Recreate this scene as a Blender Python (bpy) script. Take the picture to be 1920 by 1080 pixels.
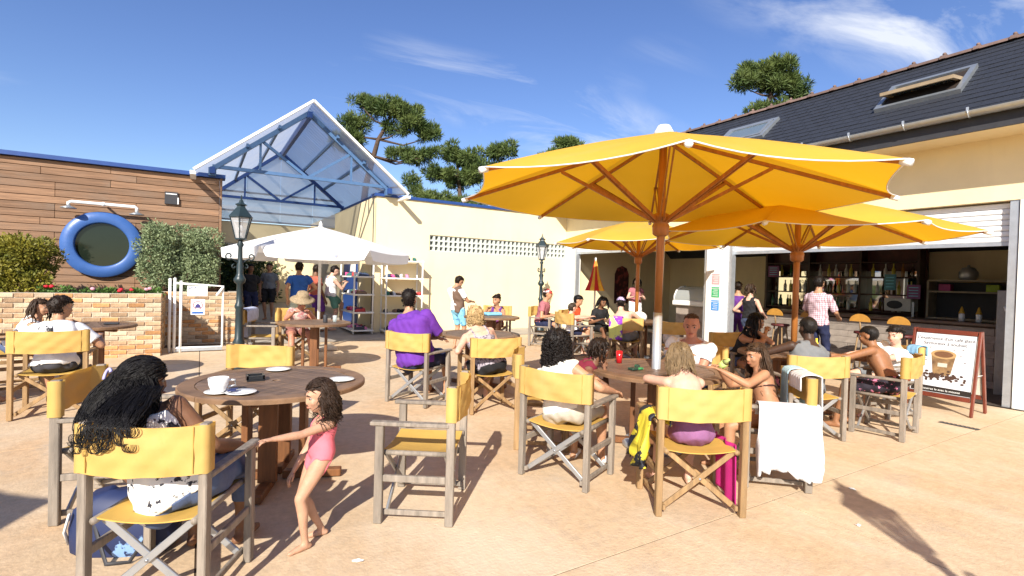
import bpy, bmesh, math, random
import numpy as np
from mathutils import Vector, Matrix
for o in list(bpy.data.objects): bpy.data.objects.remove(o)
SC = bpy.context.scene
COL = SC.collection
random.seed(7)
R_ = math.radians

# ---------------------------------------------------------------- camera
YAW, PITCH, ROLL, CAMZ = .54924, -.015086, .028656, 1.55
fw = Vector((math.sin(YAW)*math.cos(PITCH), math.cos(YAW)*math.cos(PITCH), math.sin(PITCH)))
rt = Vector((math.cos(YAW), -math.sin(YAW), 0)); dn = fw.cross(rt)
cr, sr = math.cos(ROLL), math.sin(ROLL)
ri = cr*rt - sr*dn; di = sr*rt + cr*dn
cam = bpy.data.cameras.new('camera'); camo = bpy.data.objects.new('camera', cam); COL.objects.link(camo)
cam.sensor_width = 36; cam.sensor_fit = 'HORIZONTAL'; cam.lens = 953/1920*36
cam.clip_start = .05; cam.clip_end = 2000
camo.matrix_world = Matrix(((ri.x, -di.x, -fw.x, 0), (ri.y, -di.y, -fw.y, 0), (ri.z, -di.z, -fw.z, CAMZ), (0, 0, 0, 1)))
SC.camera = camo

# ---------------------------------------------------------------- sky, sun, exposure
SUN_EL = R_(31)
SH = Vector((.645, .764, 0)).normalized()          # the way shadows fall on the ground
W = bpy.data.worlds.new('World'); SC.world = W; W.use_nodes = True
nt = W.node_tree; nt.nodes.clear()
def wn(t, **k):
    n = nt.nodes.new(t)
    for a, b in k.items(): setattr(n, a, b)
    return n
sky = wn('ShaderNodeTexSky', sky_type='NISHITA', sun_disc=False, sun_elevation=SUN_EL, sun_rotation=math.atan2(-SH.x, -SH.y) % (2*math.pi), altitude=20, air_density=1.0, dust_density=.35, ozone_density=3.0)
bg = wn('ShaderNodeBackground'); bg.inputs['Strength'].default_value = .102
out = wn('ShaderNodeOutputWorld')
tc = wn('ShaderNodeTexCoord'); sep = wn('ShaderNodeSeparateXYZ'); nt.links.new(tc.outputs['Generated'], sep.inputs[0])
def wmath(op, a, b=None):
    n = wn('ShaderNodeMath', operation=op)
    for i, v in enumerate((a, b)):
        if v is None: continue
        if isinstance(v, (int, float)): n.inputs[i].default_value = v
        else: nt.links.new(v, n.inputs[i])
    return n.outputs[0]
zz = wmath('MAXIMUM', sep.outputs['Z'], 0.02); zz = wmath('ADD', zz, .12)
cx = wmath('DIVIDE', sep.outputs['X'], zz); cy = wmath('DIVIDE', sep.outputs['Y'], zz)
cmb = wn('ShaderNodeCombineXYZ'); nt.links.new(cx, cmb.inputs[0]); nt.links.new(cy, cmb.inputs[1])
mp = wn('ShaderNodeMapping'); nt.links.new(cmb.outputs[0], mp.inputs[0])
mp.inputs['Rotation'].default_value = (0, 0, R_(25)); mp.inputs['Scale'].default_value = (.55, 1.15, 1); mp.inputs['Location'].default_value = (4, 14, 0)
n1 = wn('ShaderNodeTexNoise'); n1.inputs['Scale'].default_value = .62; n1.inputs['Detail'].default_value = 3; nt.links.new(mp.outputs[0], n1.inputs[0])
n2 = wn('ShaderNodeTexNoise'); n2.inputs['Scale'].default_value = 2.3; n2.inputs['Detail'].default_value = 9; n2.inputs['Roughness'].default_value = .62; n2.inputs['Distortion'].default_value = .7; nt.links.new(mp.outputs[0], n2.inputs[0])
r1 = wn('ShaderNodeMapRange'); r1.inputs[1].default_value = .50; r1.inputs[2].default_value = .66; nt.links.new(n1.outputs[0], r1.inputs[0])
r2 = wn('ShaderNodeMapRange'); r2.inputs[1].default_value = .45; r2.inputs[2].default_value = .8; nt.links.new(n2.outputs[0], r2.inputs[0])
msk = wmath('MULTIPLY', r1.outputs[0], r2.outputs[0]); msk = wmath('MULTIPLY', msk, 1.6); msk = wmath('MINIMUM', msk, .8)
mx = wn('ShaderNodeMix', data_type='RGBA'); nt.links.new(msk, mx.inputs[0]); hsv = wn('ShaderNodeHueSaturation'); hsv.inputs['Saturation'].default_value = 1.13; hsv.inputs['Hue'].default_value = .515; nt.links.new(sky.outputs[0], hsv.inputs['Color']); nt.links.new(hsv.outputs[0], mx.inputs[6]); mx.inputs[7].default_value = (6.2, 6.4, 6.8, 1)
nt.links.new(mx.outputs[2], bg.inputs[0]); nt.links.new(bg.outputs[0], out.inputs[0])
sun = bpy.data.lights.new('sun', 'SUN'); sun.energy = 5.0; sun.angle = R_(.53); sun.color = (1, .94, .84)
suno = bpy.data.objects.new('sun', sun); COL.objects.link(suno)
trav = Vector((SH.x*math.cos(SUN_EL), SH.y*math.cos(SUN_EL), -math.sin(SUN_EL)))
suno.rotation_euler = trav.to_track_quat('-Z', 'Y').to_euler(); suno.location = (-8, -10, 9)
SC.view_settings.view_transform = 'Standard'; SC.view_settings.look = 'None'
SC.view_settings.gamma = 1; SC.view_settings.use_curve_mapping = False
SC.view_settings.exposure = .72
SC.render.engine = 'CYCLES'

# ---------------------------------------------------------------- materials
MATS = {}
def mat(name, col, rough=.65, var=.12, scale=9, bump=0, bscale=60, metal=0, rnd=0, trans=0, spec=.4, sss=0, stretch=None, coords='Object', col2=None, thr=None, tcol=None):
    """noise-varied principled material; rnd = random value per object; trans = share of light let through"""
    if name in MATS: return MATS[name]
    m = bpy.data.materials.new(name); m.use_nodes = True; MATS[name] = m
    t = m.node_tree; N = t.nodes; L = t.links; N.clear()
    o = N.new('ShaderNodeOutputMaterial'); p = N.new('ShaderNodeBsdfPrincipled')
    p.inputs['Roughness'].default_value = rough; p.inputs['Metallic'].default_value = metal
    p.inputs['Specular IOR Level'].default_value = spec
    tcn = N.new('ShaderNodeTexCoord'); vec = tcn.outputs[coords]
    if stretch:
        mpn = N.new('ShaderNodeMapping'); mpn.inputs['Scale'].default_value = stretch; L.new(vec, mpn.inputs[0]); vec = mpn.outputs[0]
    nz = N.new('ShaderNodeTexNoise'); nz.inputs['Scale'].default_value = scale; nz.inputs['Detail'].default_value = 5; nz.inputs['Roughness'].default_value = .6; L.new(vec, nz.inputs[0])
    mixn = N.new('ShaderNodeMix'); mixn.data_type = 'RGBA'
    c2 = col2 or tuple(min(1, c*(1+var)) for c in col)
    c1 = col if col2 else tuple(c*(1-var) for c in col)
    mr = N.new('ShaderNodeMapRange'); a, b = thr or (.3, .7); mr.inputs[1].default_value = a; mr.inputs[2].default_value = b
    L.new(nz.outputs[0], mr.inputs[0]); L.new(mr.outputs[0], mixn.inputs[0])
    mixn.inputs[6].default_value = (*c1, 1); mixn.inputs[7].default_value = (*c2, 1)
    cout = mixn.outputs[2]
    if rnd:
        oi = N.new('ShaderNodeObjectInfo'); m2 = N.new('ShaderNodeMapRange'); m2.inputs[3].default_value = 1-rnd; m2.inputs[4].default_value = 1+rnd
        L.new(oi.outputs['Random'], m2.inputs[0])
        hs = N.new('ShaderNodeHueSaturation'); L.new(m2.outputs[0], hs.inputs['Value']); L.new(cout, hs.inputs['Color']); cout = hs.outputs[0]
    L.new(cout, p.inputs['Base Color'])
    if sss:
        p.inputs['Subsurface Weight'].default_value = sss; p.inputs['Subsurface Radius'].default_value = (.01, .004, .002); p.inputs['Subsurface Scale'].default_value = .6
    if bump:
        nb = N.new('ShaderNodeTexNoise'); nb.inputs['Scale'].default_value = bscale; nb.inputs['Detail'].default_value = 4; L.new(vec, nb.inputs[0])
        bp = N.new('ShaderNodeBump'); bp.inputs['Strength'].default_value = bump; bp.inputs['Distance'].default_value = .01
        L.new(nb.outputs[0], bp.inputs['Height']); L.new(bp.outputs[0], p.inputs['Normal'])
    sh = p.outputs[0]
    if trans:
        tr = N.new('ShaderNodeBsdfTranslucent'); (tr.inputs[0].__setattr__('default_value', (*tcol, 1)) if tcol else L.new(cout, tr.inputs[0]))
        ms = N.new('ShaderNodeMixShader'); ms.inputs[0].default_value = trans; L.new(sh, ms.inputs[1]); L.new(tr.outputs[0], ms.inputs[2]); sh = ms.outputs[0]
    L.new(sh, o.inputs[0])
    return m
def weather(m, col, amount, scale, stretch=(1, 1, 1), lo=.5, hi=.75, rough=.65):
    """stains and fading with a shape of their own, over a material's colour"""
    t = m.node_tree; N = t.nodes; L = t.links; p = next(n for n in N if n.type == 'BSDF_PRINCIPLED'); src = p.inputs['Base Color'].links[0].from_socket
    tcn = N.new('ShaderNodeTexCoord'); mpn = N.new('ShaderNodeMapping'); mpn.inputs['Scale'].default_value = stretch; L.new(tcn.outputs['Object'], mpn.inputs[0])
    oi = N.new('ShaderNodeObjectInfo'); cm = N.new('ShaderNodeVectorMath'); cm.operation = 'ADD'; sc = N.new('ShaderNodeMath'); sc.operation = 'MULTIPLY'; sc.inputs[1].default_value = 37; L.new(oi.outputs['Random'], sc.inputs[0])
    L.new(mpn.outputs[0], cm.inputs[0]); L.new(sc.outputs[0], cm.inputs[1])
    a = N.new('ShaderNodeTexNoise'); a.inputs['Scale'].default_value = scale; a.inputs['Detail'].default_value = 8; a.inputs['Roughness'].default_value = rough; a.inputs['Distortion'].default_value = .6; L.new(cm.outputs[0], a.inputs[0])
    r = N.new('ShaderNodeMapRange'); r.inputs[1].default_value = lo; r.inputs[2].default_value = hi; r.inputs[4].default_value = amount; L.new(a.outputs[0], r.inputs[0])
    x = N.new('ShaderNodeMix'); x.data_type = 'RGBA'; L.new(r.outputs[0], x.inputs[0]); L.new(src, x.inputs[6]); x.inputs[7].default_value = (*col, 1); L.new(x.outputs[2], p.inputs['Base Color'])
    return m
def glass(name, col=(.9, .95, 1), rough=.05, alpha=.35, metal=0):
    """thin pane: partly clear, partly glossy"""
    if name in MATS: return MATS[name]
    m = bpy.data.materials.new(name); m.use_nodes = True; MATS[name] = m
    t = m.node_tree; N = t.nodes; L = t.links; N.clear()
    o = N.new('ShaderNodeOutputMaterial'); p = N.new('ShaderNodeBsdfPrincipled'); tr = N.new('ShaderNodeBsdfTransparent')
    p.inputs['Base Color'].default_value = (*col, 1); p.inputs['Roughness'].default_value = rough; p.inputs['Metallic'].default_value = metal
    ms = N.new('ShaderNodeMixShader'); ms.inputs[0].default_value = alpha; tr.inputs[0].default_value = (*col, 1)
    L.new(tr.outputs[0], ms.inputs[1]); L.new(p.outputs[0], ms.inputs[2]); L.new(ms.outputs[0], o.inputs[0])
    return m

# ---------------------------------------------------------------- mesh helpers
class MB:
    """collects simple shapes into one mesh"""
    def __init__(s): s.v = []; s.f = []; s.sm = []
    def add(s, vs, fs, smooth=False, M=None):
        b = len(s.v)
        s.v += [tuple(M @ Vector(v)) if M is not None else tuple(v) for v in vs]
        s.f += [tuple(i+b for i in f) for f in fs]; s.sm += [smooth]*len(fs)
        return s
    def box(s, c, d, ch=0, M=None):
        hx, hy, hz = d[0]/2, d[1]/2, d[2]/2
        if not ch:
            vs = [(c[0]+a*hx, c[1]+b*hy, c[2]+e*hz) for a in (-1, 1) for b in (-1, 1) for e in (-1, 1)]
            return s.add(vs, [(0, 1, 3, 2), (4, 6, 7, 5), (0, 4, 5, 1), (2, 3, 7, 6), (0, 2, 6, 4), (1, 5, 7, 3)], False, M)
        bm = bmesh.new(); bmesh.ops.create_cube(bm, size=1)
        for v in bm.verts: v.co = Vector((c[0]+v.co.x*d[0], c[1]+v.co.y*d[1], c[2]+v.co.z*d[2]))
        bmesh.ops.bevel(bm, geom=bm.edges[:], offset=ch, segments=1, affect='EDGES')
        bm.verts.index_update()
        s.add([v.co[:] for v in bm.verts], [[v.index for v in f.verts] for f in bm.faces], False, M); bm.free()
        return s
    def beam(s, p, q, w, h, up=(0, 0, 1), ch=0):
        p = Vector(p); q = Vector(q); z = q-p; L = z.length; z.normalize(); x = Vector(up).cross(z)
        if x.length < 1e-4: x = Vector((1, 0, 0)).cross(z)
        x.normalize(); y = z.cross(x); mid = (p+q)/2
        M = Matrix(((x.x, y.x, z.x, mid.x), (x.y, y.y, z.y, mid.y), (x.z, y.z, z.z, mid.z), (0, 0, 0, 1)))
        return s.box((0, 0, 0), (w, h, L), ch, M)
    def tube(s, pts, r, n=8, cap=True, flat=1.0):
        pts = [Vector(p) for p in pts]; m = len(pts)
        rs = r if isinstance(r, (list, tuple)) else [r]*m
        vs = []; ref = None
        for i, p in enumerate(pts):
            d = (pts[min(i+1, m-1)]-pts[max(i-1, 0)])
            if d.length < 1e-9: d = Vector((0, 0, 1))
            d.normalize()
            if ref is None:
                ref = Vector((0, 0, 1)) if abs(d.z) < .9 else Vector((1, 0, 0))
            a = ref - d*ref.dot(d)
            if a.length < 1e-5: a = d.orthogonal()
            a.normalize(); b = d.cross(a); ref = a
            for k in range(n):
                an = 2*math.pi*k/n; vs.append(p + (a*math.cos(an) + b*math.sin(an)*flat)*rs[i])
        fs = [(i*n+k, i*n+(k+1) % n, (i+1)*n+(k+1) % n, (i+1)*n+k) for i in range(m-1) for k in range(n)]
        if cap: fs += [tuple(range(n-1, -1, -1)), tuple(range((m-1)*n, m*n))]
        return s.add(vs, fs, True)
    def lathe(s, prof, c=(0, 0, 0), n=16, smooth=True, M=None):
        vs = [(c[0]+r*math.cos(2*math.pi*k/n), c[1]+r*math.sin(2*math.pi*k/n), c[2]+z) for r, z in prof for k in range(n)]
        fs = [(i*n+k, i*n+(k+1) % n, (i+1)*n+(k+1) % n, (i+1)*n+k) for i in range(len(prof)-1) for k in range(n)]
        fs += [tuple(range(n-1, -1, -1)), tuple(range((len(prof)-1)*n, len(prof)*n))]
        return s.add(vs, fs, smooth, M)
    def ball(s, c, r, n=10, m=7, M=None):
        r = r if isinstance(r, (tuple, list)) else (r, r, r)
        vs = [(c[0], c[1], c[2]-r[2])]; fs = []
        for i in range(1, m):
            a = -math.pi/2+math.pi*i/m
            vs += [(c[0]+r[0]*math.cos(a)*math.cos(2*math.pi*k/n), c[1]+r[1]*math.cos(a)*math.sin(2*math.pi*k/n), c[2]+r[2]*math.sin(a)) for k in range(n)]
        vs.append((c[0], c[1], c[2]+r[2])); T = len(vs)-1
        fs += [(0, 1+(k+1) % n, 1+k) for k in range(n)]
        fs += [(1+i*n+k, 1+i*n+(k+1) % n, 1+(i+1)*n+(k+1) % n, 1+(i+1)*n+k) for i in range(m-2) for k in range(n)]
        fs += [(1+(m-2)*n+k, 1+(m-2)*n+(k+1) % n, T) for k in range(n)]
        return s.add(vs, fs, True, M)
    def prism(s, poly, z0, z1, M=None):
        n = len(poly)
        vs = [(x, y, z0) for x, y in poly]+[(x, y, z1) for x, y in poly]
        fs = [tuple(range(n-1, -1, -1)), tuple(range(n, 2*n))]+[(k, (k+1) % n, n+(k+1) % n, n+k) for k in range(n)]
        return s.add(vs, fs, False, M)
    def mesh(s, name):
        me = bpy.data.meshes.new(name); me.from_pydata(s.v, [], s.f); me.polygons.foreach_set('use_smooth', s.sm); me.update(); return me
    def obj(s, name, m, parent=None, loc=(0, 0, 0)):
        o = bpy.data.objects.new(name, s.mesh(name)); COL.objects.link(o)
        if m: o.data.materials.append(m)
        o.parent = parent; o.location = loc
        return o
def tag(o, label=None, cat=None, group=None, kind=None):
    for k, v in (('label', label), ('category', cat), ('group', group), ('kind', kind)):
        if v: o[k] = v
    return o
def thing(name, label, cat, loc=(0, 0, 0), rz=0, group=None):
    o = bpy.data.objects.new(name, None); o.empty_display_size = .1; COL.objects.link(o)
    o.location = loc; o.rotation_euler = (0, 0, rz)
    return tag(o, label, cat, group)
def struct(o): o['kind'] = 'structure'; return o
def inst(name, me, parent, loc=(0, 0, 0), rot=None, scale=None):
    o = bpy.data.objects.new(name, me); COL.objects.link(o); o.parent = parent; o.location = loc
    if rot: o.rotation_euler = rot
    if scale: o.scale = scale
    return o
def copy_tree(o, parent=None):
    c = o.copy(); COL.objects.link(c); c.parent = parent
    for ch in o.children: copy_tree(ch, c)
    return c
def place(proto, used, loc, rz, label, group=None):
    """first call uses the prototype itself, later calls copy it"""
    o = proto if not used else copy_tree(proto)
    used.append(1); o.location = loc; o.rotation_euler = (0, 0, rz); o['label'] = label
    if group: o['group'] = group
    return o
def gz(y): return .025*max(0, y-5)                 # the terrace rises gently towards the back
TEXTN = [0]
def text(name, s, size, M, m, parent, depth=.001, align='CENTER'):
    c = bpy.data.curves.new(name, 'FONT'); c.body = s; c.size = size; c.align_x = align; c.align_y = 'CENTER'; c.extrude = depth
    o = bpy.data.objects.new('t', c); COL.objects.link(o)
    dg = bpy.context.evaluated_depsgraph_get(); me = bpy.data.meshes.new_from_object(o.evaluated_get(dg))
    bpy.data.objects.remove(o); me.transform(M); me.materials.clear(); me.materials.append(m)
    o = bpy.data.objects.new(name, me); COL.objects.link(o); o.parent = parent
    return o
def frame(origin, x, y):
    """matrix whose local x, y axes lie along the given directions"""
    x = Vector(x).normalized(); y = Vector(y).normalized(); z = x.cross(y)
    return Matrix(((x.x, y.x, z.x, origin[0]), (x.y, y.y, z.y, origin[1]), (x.z, y.z, z.z, origin[2]), (0, 0, 0, 1)))

# ================================================================ THE SETTING
FAC, WALY = 9.4, 12.29                             # cafe facade plane (x), wall plane of the two rear buildings (y)
m_joint = mat('joint_dark', (.10, .068, .045), .9)
m_paving = mat('sand_concrete', (.565, .405, .245), .8, scale=.9, col2=(.625, .48, .325), bump=.35, bscale=45, thr=(.35, .65))
def _pav(m):                                       # warm stains and wear over the sand colour
    t = m.node_tree; N = t.nodes; L = t.links
    p = next(n for n in N if n.type == 'BSDF_PRINCIPLED'); src = p.inputs['Base Color'].links[0].from_socket
    tcn = N.new('ShaderNodeTexCoord')
    a = N.new('ShaderNodeTexNoise'); a.inputs['Scale'].default_value = .55; a.inputs['Detail'].default_value = 7; a.inputs['Roughness'].default_value = .65; a.inputs['Distortion'].default_value = 1.2
    L.new(tcn.outputs['Object'], a.inputs[0])
    r = N.new('ShaderNodeMapRange'); r.inputs[1].default_value = .50; r.inputs[2].default_value = .70; r.inputs[4].default_value = .6; L.new(a.outputs[0], r.inputs[0])
    x = N.new('ShaderNodeMix'); x.data_type = 'RGBA'; L.new(r.outputs[0], x.inputs[0]); L.new(src, x.inputs[6]); x.inputs[7].default_value = (.56, .35, .185, 1)
    b = N.new('ShaderNodeTexNoise'); b.inputs['Scale'].default_value = 14; b.inputs['Detail'].default_value = 8; b.inputs['Roughness'].default_value = .7; L.new(tcn.outputs['Object'], b.inputs[0])
    r2 = N.new('ShaderNodeMapRange'); r2.inputs[1].default_value = .3; r2.inputs[2].default_value = .7; r2.inputs[3].default_value = .82; r2.inputs[4].default_value = 1.12; L.new(b.outputs[0], r2.inputs[0])
    h = N.new('ShaderNodeHueSaturation'); L.new(r2.outputs[0], h.inputs['Value']); L.new(x.outputs[2], h.inputs['Color'])
    c = N.new('ShaderNodeTexNoise'); c.inputs['Scale'].default_value = 1.7; c.inputs['Detail'].default_value = 9; c.inputs['Roughness'].default_value = .75; L.new(tcn.outputs['Object'], c.inputs[0])
    r3 = N.new('ShaderNodeMapRange'); r3.inputs[1].default_value = .54; r3.inputs[2].default_value = .70; r3.inputs[4].default_value = .5; L.new(c.outputs[0], r3.inputs[0])
    y = N.new('ShaderNodeMix'); y.data_type = 'RGBA'; L.new(r3.outputs[0], y.inputs[0]); L.new(h.outputs[0], y.inputs[6]); y.inputs[7].default_value = (.40, .34, .27, 1)
    L.new(y.outputs[2], p.inputs['Base Color'])
_pav(m_paving)
weather(m_paving, (.30, .23, .17), .55, 26, (1, 1, 1), .66, .72, .8)
weather(m_paving, (.70, .60, .46), .55, .8, (1, .35, 1), .52, .72)
m_yellow = mat('pale_yellow_render', (.80, .675, .42), .85, var=.05, scale=1.2, bump=.25, bscale=90)
weather(m_yellow, (.58, .47, .30), .35, 1.3, (1.2, 1.2, .28), .5, .8)
m_cream = mat('white_render', (.78, .76, .70), .8, var=.05, scale=2, bump=.15, bscale=80)
m_white = mat('white_paint', (.8, .8, .78), .5, var=.04)
m_blue = mat('blue_paint', (.020, .06, .22), .45, var=.1)
m_blue2 = mat('light_blue_steel', (.075, .15, .29), .4, var=.1)
m_slate = mat('slate', (.028, .031, .040), .55, var=.3, scale=30, bump=.4, bscale=30, stretch=(1, 3, 1))
m_zinc = mat('zinc', (.42, .45, .47), .35, var=.1, metal=.7)
m_dark = mat('dark_trim', (.035, .035, .04), .6)
m_steel = mat('galvanised_steel', (.5, .53, .56), .4, var=.1, metal=.6)
m_plank = mat('cedar_plank', (.25, .14, .078), .7, var=.3, scale=4, stretch=(.5, 4, 9), bump=.25, bscale=40, rnd=.22)
weather(m_plank, (.22, .17, .13), .55, 1.6, (.6, 1, 1), .48, .75)
m_brick = mat('sand_brick', (.44, .29, .17), .85, var=.28, scale=14, bump=.5, bscale=60, rnd=.34)
m_mortar = mat('mortar', (.60, .52, .40), .9, var=.1, bump=.3)
m_grey = mat('grey_pavement', (.36, .32, .27), .9, var=.15, scale=3, bump=.3, bscale=40)
m_soil = mat('soil', (.09, .055, .035), .95, var=.3, bump=.6, bscale=25)

# ground: one sheet that bends up gently, wide enough to meet the horizon
mb = MB(); xs = (-400, 400); prof = [(-300, 0), (5, 0), (22, .425), (600, .425)]
for i in range(3):
    (y0, z0), (y1, z1) = prof[i], prof[i+1]
    mb.add([(xs[0], y0, z0-.005), (xs[1], y0, z0-.005), (xs[1], y1, z1-.005), (xs[0], y1, z1-.005)], [(0, 1, 2, 3)])
ground = struct(mb.obj('ground', m_joint))
# terrace slabs with open joints
xj = [-10.8, -7.2, -3.6, 0, 3.6, 7.2, 9.36]; yj = [-8.67, -5.07, -1.47, 2.13, 5.73, 9.33, 11.05]
g = .0055
for i in range(len(xj)-1):
    for j in range(len(yj)-1):
        x0, x1, y0, y1 = xj[i]+g, xj[i+1]-g, yj[j]+g, yj[j+1]-g
        ys = [y0]+([5] if y0 < 5 < y1 else [])+[y1]
        mb = MB(); n = len(ys)
        vs = []
        for y in ys:
            vs += [(x0, y, gz(y)-.006), (x0, y, gz(y)), (x1, y, gz(y)), (x1, y, gz(y)-.006)]
        fs = []
        for k in range(n-1):
            b = 4*k; fs += [(b+1, b+2, b+6, b+5), (b, b+1, b+5, b+4), (b+2, b+3, b+7, b+6)]
        fs += [(0, 3, 2, 1), (4*n-4, 4*n-3, 4*n-2, 4*n-1)]
        mb.add(vs, fs); mb.obj('paving_slab', m_paving, ground)
# grey pavement along the rear buildings and through the passage
mb = MB()
for x0, x1, y0, y1 in ((.75, 9.36, 11.06, 12.28), (.33, 3.59, 12.281, 21.9)):
    mb.add([(x0, y0, gz(y0)+.002), (x1, y0, gz(y0)+.002), (x1, y1, gz(y1)+.002), (x0, y1, gz(y1)+.002)], [(0, 1, 2, 3)])
struct(mb.obj('pavement', m_grey))

# ---------------------------------------------------------------- yellow building
yb = thing('yellow_building', 'pale yellow flat-roofed building with a strip of pierced blocks and blue coping', 'building', (3.6, WALY, 0))
def L(x, y, z): return (x-3.6, y-WALY, z)
mb = MB()
def wbox(mb, x0, x1, y0, y1, z0, z1): mb.box(((x0+x1)/2-3.6, (y0+y1)/2-WALY, (z0+z1)/2), (x1-x0, y1-y0, z1-z0))
wbox(mb, 3.6, 9.398, WALY, WALY+.3, 0, 2.25); wbox(mb, 3.6, 9.398, WALY, WALY+.3, 2.66, 3.5); wbox(mb, 3.6, 5.0, WALY, WALY+.3, 2.25, 2.66)
wbox(mb, 3.6, 3.9, WALY+.3, 21, 0, 3.5); wbox(mb, 3.9, 9.398, 20.7, 21, 0, 3.5)
mb.obj('wall', m_yellow, yb)
mb = MB(); wbox(mb, 3.9, 9.398, WALY+.3, 20.7, 3.3, 3.48); mb.obj('roof', m_dark, yb)
mb = MB(); wbox(mb, 3.55, 9.398, WALY-.05, WALY+.32, 3.501, 3.57); mb.obj('coping', m_blue, yb)
m_block = mat('claustra', (.52, .55, .51), .7, var=.08); bw = (9.39-5.0)/32
mb = MB(); a = bw/2; h = .029; zt = .41/6
for c, d in (((0, 0, zt-.011), (bw-.004, .16, .022)), ((0, 0, -zt+.011), (bw-.004, .16, .022)), ((-a+.015, 0, 0), (.026, .16, 2*zt-.044)), ((a-.015, 0, 0), (.026, .16, 2*zt-.044))): mb.box(c, d)
blk = mb.mesh('claustra_block'); blk.materials.append(m_block)
for i in range(32):
    for j in range(3): inst('claustra_block', blk, yb, L(5.0+bw*(i+.5), WALY+.11, 2.25+.41*(j+.5)/3))
mb = MB(); wbox(mb, 5.0, 9.39, WALY+.27, WALY+.29, 2.25, 2.66); mb.obj('backing', mat('smoked_glass', (.012, .016, .016), .4), yb)  # near-black sheet: shade inside the block holes put into its colour
mb = MB(); mb.box((.0, 0, 0), (.02, 1.5, 2.05)); mb.obj('door', m_blue, yb, L(3.585, 14.6, 1.27))
mb = MB(); mb.box((0, 0, 0), (.008, .42, .3)); mb.obj('notice', m_white, yb, L(3.57, 14.35, 1.82))
mb = MB(); mb.tube([L(3.52, WALY-.05, .4), L(3.52, WALY-.05, 3.4)], .012, 6); mb.obj('cable', m_dark, yb)

# ---------------------------------------------------------------- timber building
tb = thing('timber_building', 'flat-roofed building clad in brown horizontal planks with a round blue window', 'building', (-2, WALY, 0))
def LT(x, y, z): return (x+2, y-WALY, z)
mb = MB(); mb.box(LT(-3.34, WALY+4.35, 1.75), (7.28, 8.6, 3.5)); mb.obj('wall', mat('dark_wood', (.12, .06, .03), .8), tb)
rng = random.Random(3); plk = {}
for k in range(27):
    z = 3.49-.13*(k+.5); x = .30
    while x > -6.8:
        ln = rng.choice((1.4, 1.8, 2.2, 2.6)); ln = min(ln, x+7)
        if ln not in plk:
            b = MB(); b.box((0, 0, 0), (ln-.004, .024, .121), .005); plk[ln] = b.mesh('plank'); plk[ln].materials.append(m_plank)
        inst('plank', plk[ln], tb, LT(x-ln/2, WALY+.035, z), (R_(2.2), 0, 0)); x -= ln
mb = MB(); mb.box(LT(.325, WALY+.03, 1.75), (.045, .06, 3.5), .005); mb.obj('corner_trim', m_plank, tb)
mb = MB(); mb.box(LT(-3.3, WALY+.1, 3.535), (7.4, .34, .075)); mb.obj('coping', m_blue, tb)
# round window
wx, wz = -1.60, 2.0
b = MB(); rp = [(.615, 0), (.62, -.075), (.605, -.10), (.43, -.105), (.41, -.09), (.403, -.02)]; n = 48
vs = [(r*math.cos(2*math.pi*k/n), y, r*math.sin(2*math.pi*k/n)) for r, y in rp for k in range(n)]
b.add(vs, [(i*n+k, i*n+(k+1) % n, (i+1)*n+(k+1) % n, (i+1)*n+k) for i in range(len(rp)-1) for k in range(n)], True)
win = b.obj('round_window', mat('porthole_blue', (.045, .115, .33), .35, var=.05), tb, LT(wx, WALY+.015, wz))
b = MB(); vs = [(.41*math.cos(2*math.pi*k/n), -.03, .41*math.sin(2*math.pi*k/n)) for k in range(n)]; b.add(vs, [tuple(range(n))])
b.obj('pane', mat('dark_mirror_glass', (.012, .018, .012), .05, var=.05, spec=.42), win)
mb = MB(); mb.box((0, -.012, 0), (.22, .04, .24)); sq = mb.obj('square_vent', m_dark, tb, LT(-.535, WALY+.015, 3.0))
mb = MB(); mb.box((.115, -.02, -.05), (.02, .05, .13)); mb.box((0, -.034, .08), (.18, .01, .02)); mb.obj('vent_flap', m_white, sq)
# pipe lamp over the round window
pl = thing('wall_lamp', 'white pipe wall lamp with two down-turned heads above the round window', 'lamp', (-1.6, WALY-.02, 2.7))
mb = MB(); mb.tube([(-.47, -.2, -.02), (-.47, -.2, .03), (-.43, -.2, .05), (.5, -.2, .045), (.53, -.2, .02), (.53, -.2, -.05)], .028, 10); mb.tube([(.03, -.2, .047), (.03, .0, .047)], .02, 8); mb.ball((.03, -.2, .047), .04); mb.obj('pipe', m_white, pl)
for sx, sz in ((-.47, -.03), (.53, -.06)):
    mb = MB(); mb.lathe([(.025, .02), (.04, 0), (.115, -.03), (.12, -.045), (.10, -.05)], (sx, -.2, sz), 16); mb.obj('lamp_shade', m_zinc, pl)

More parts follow.
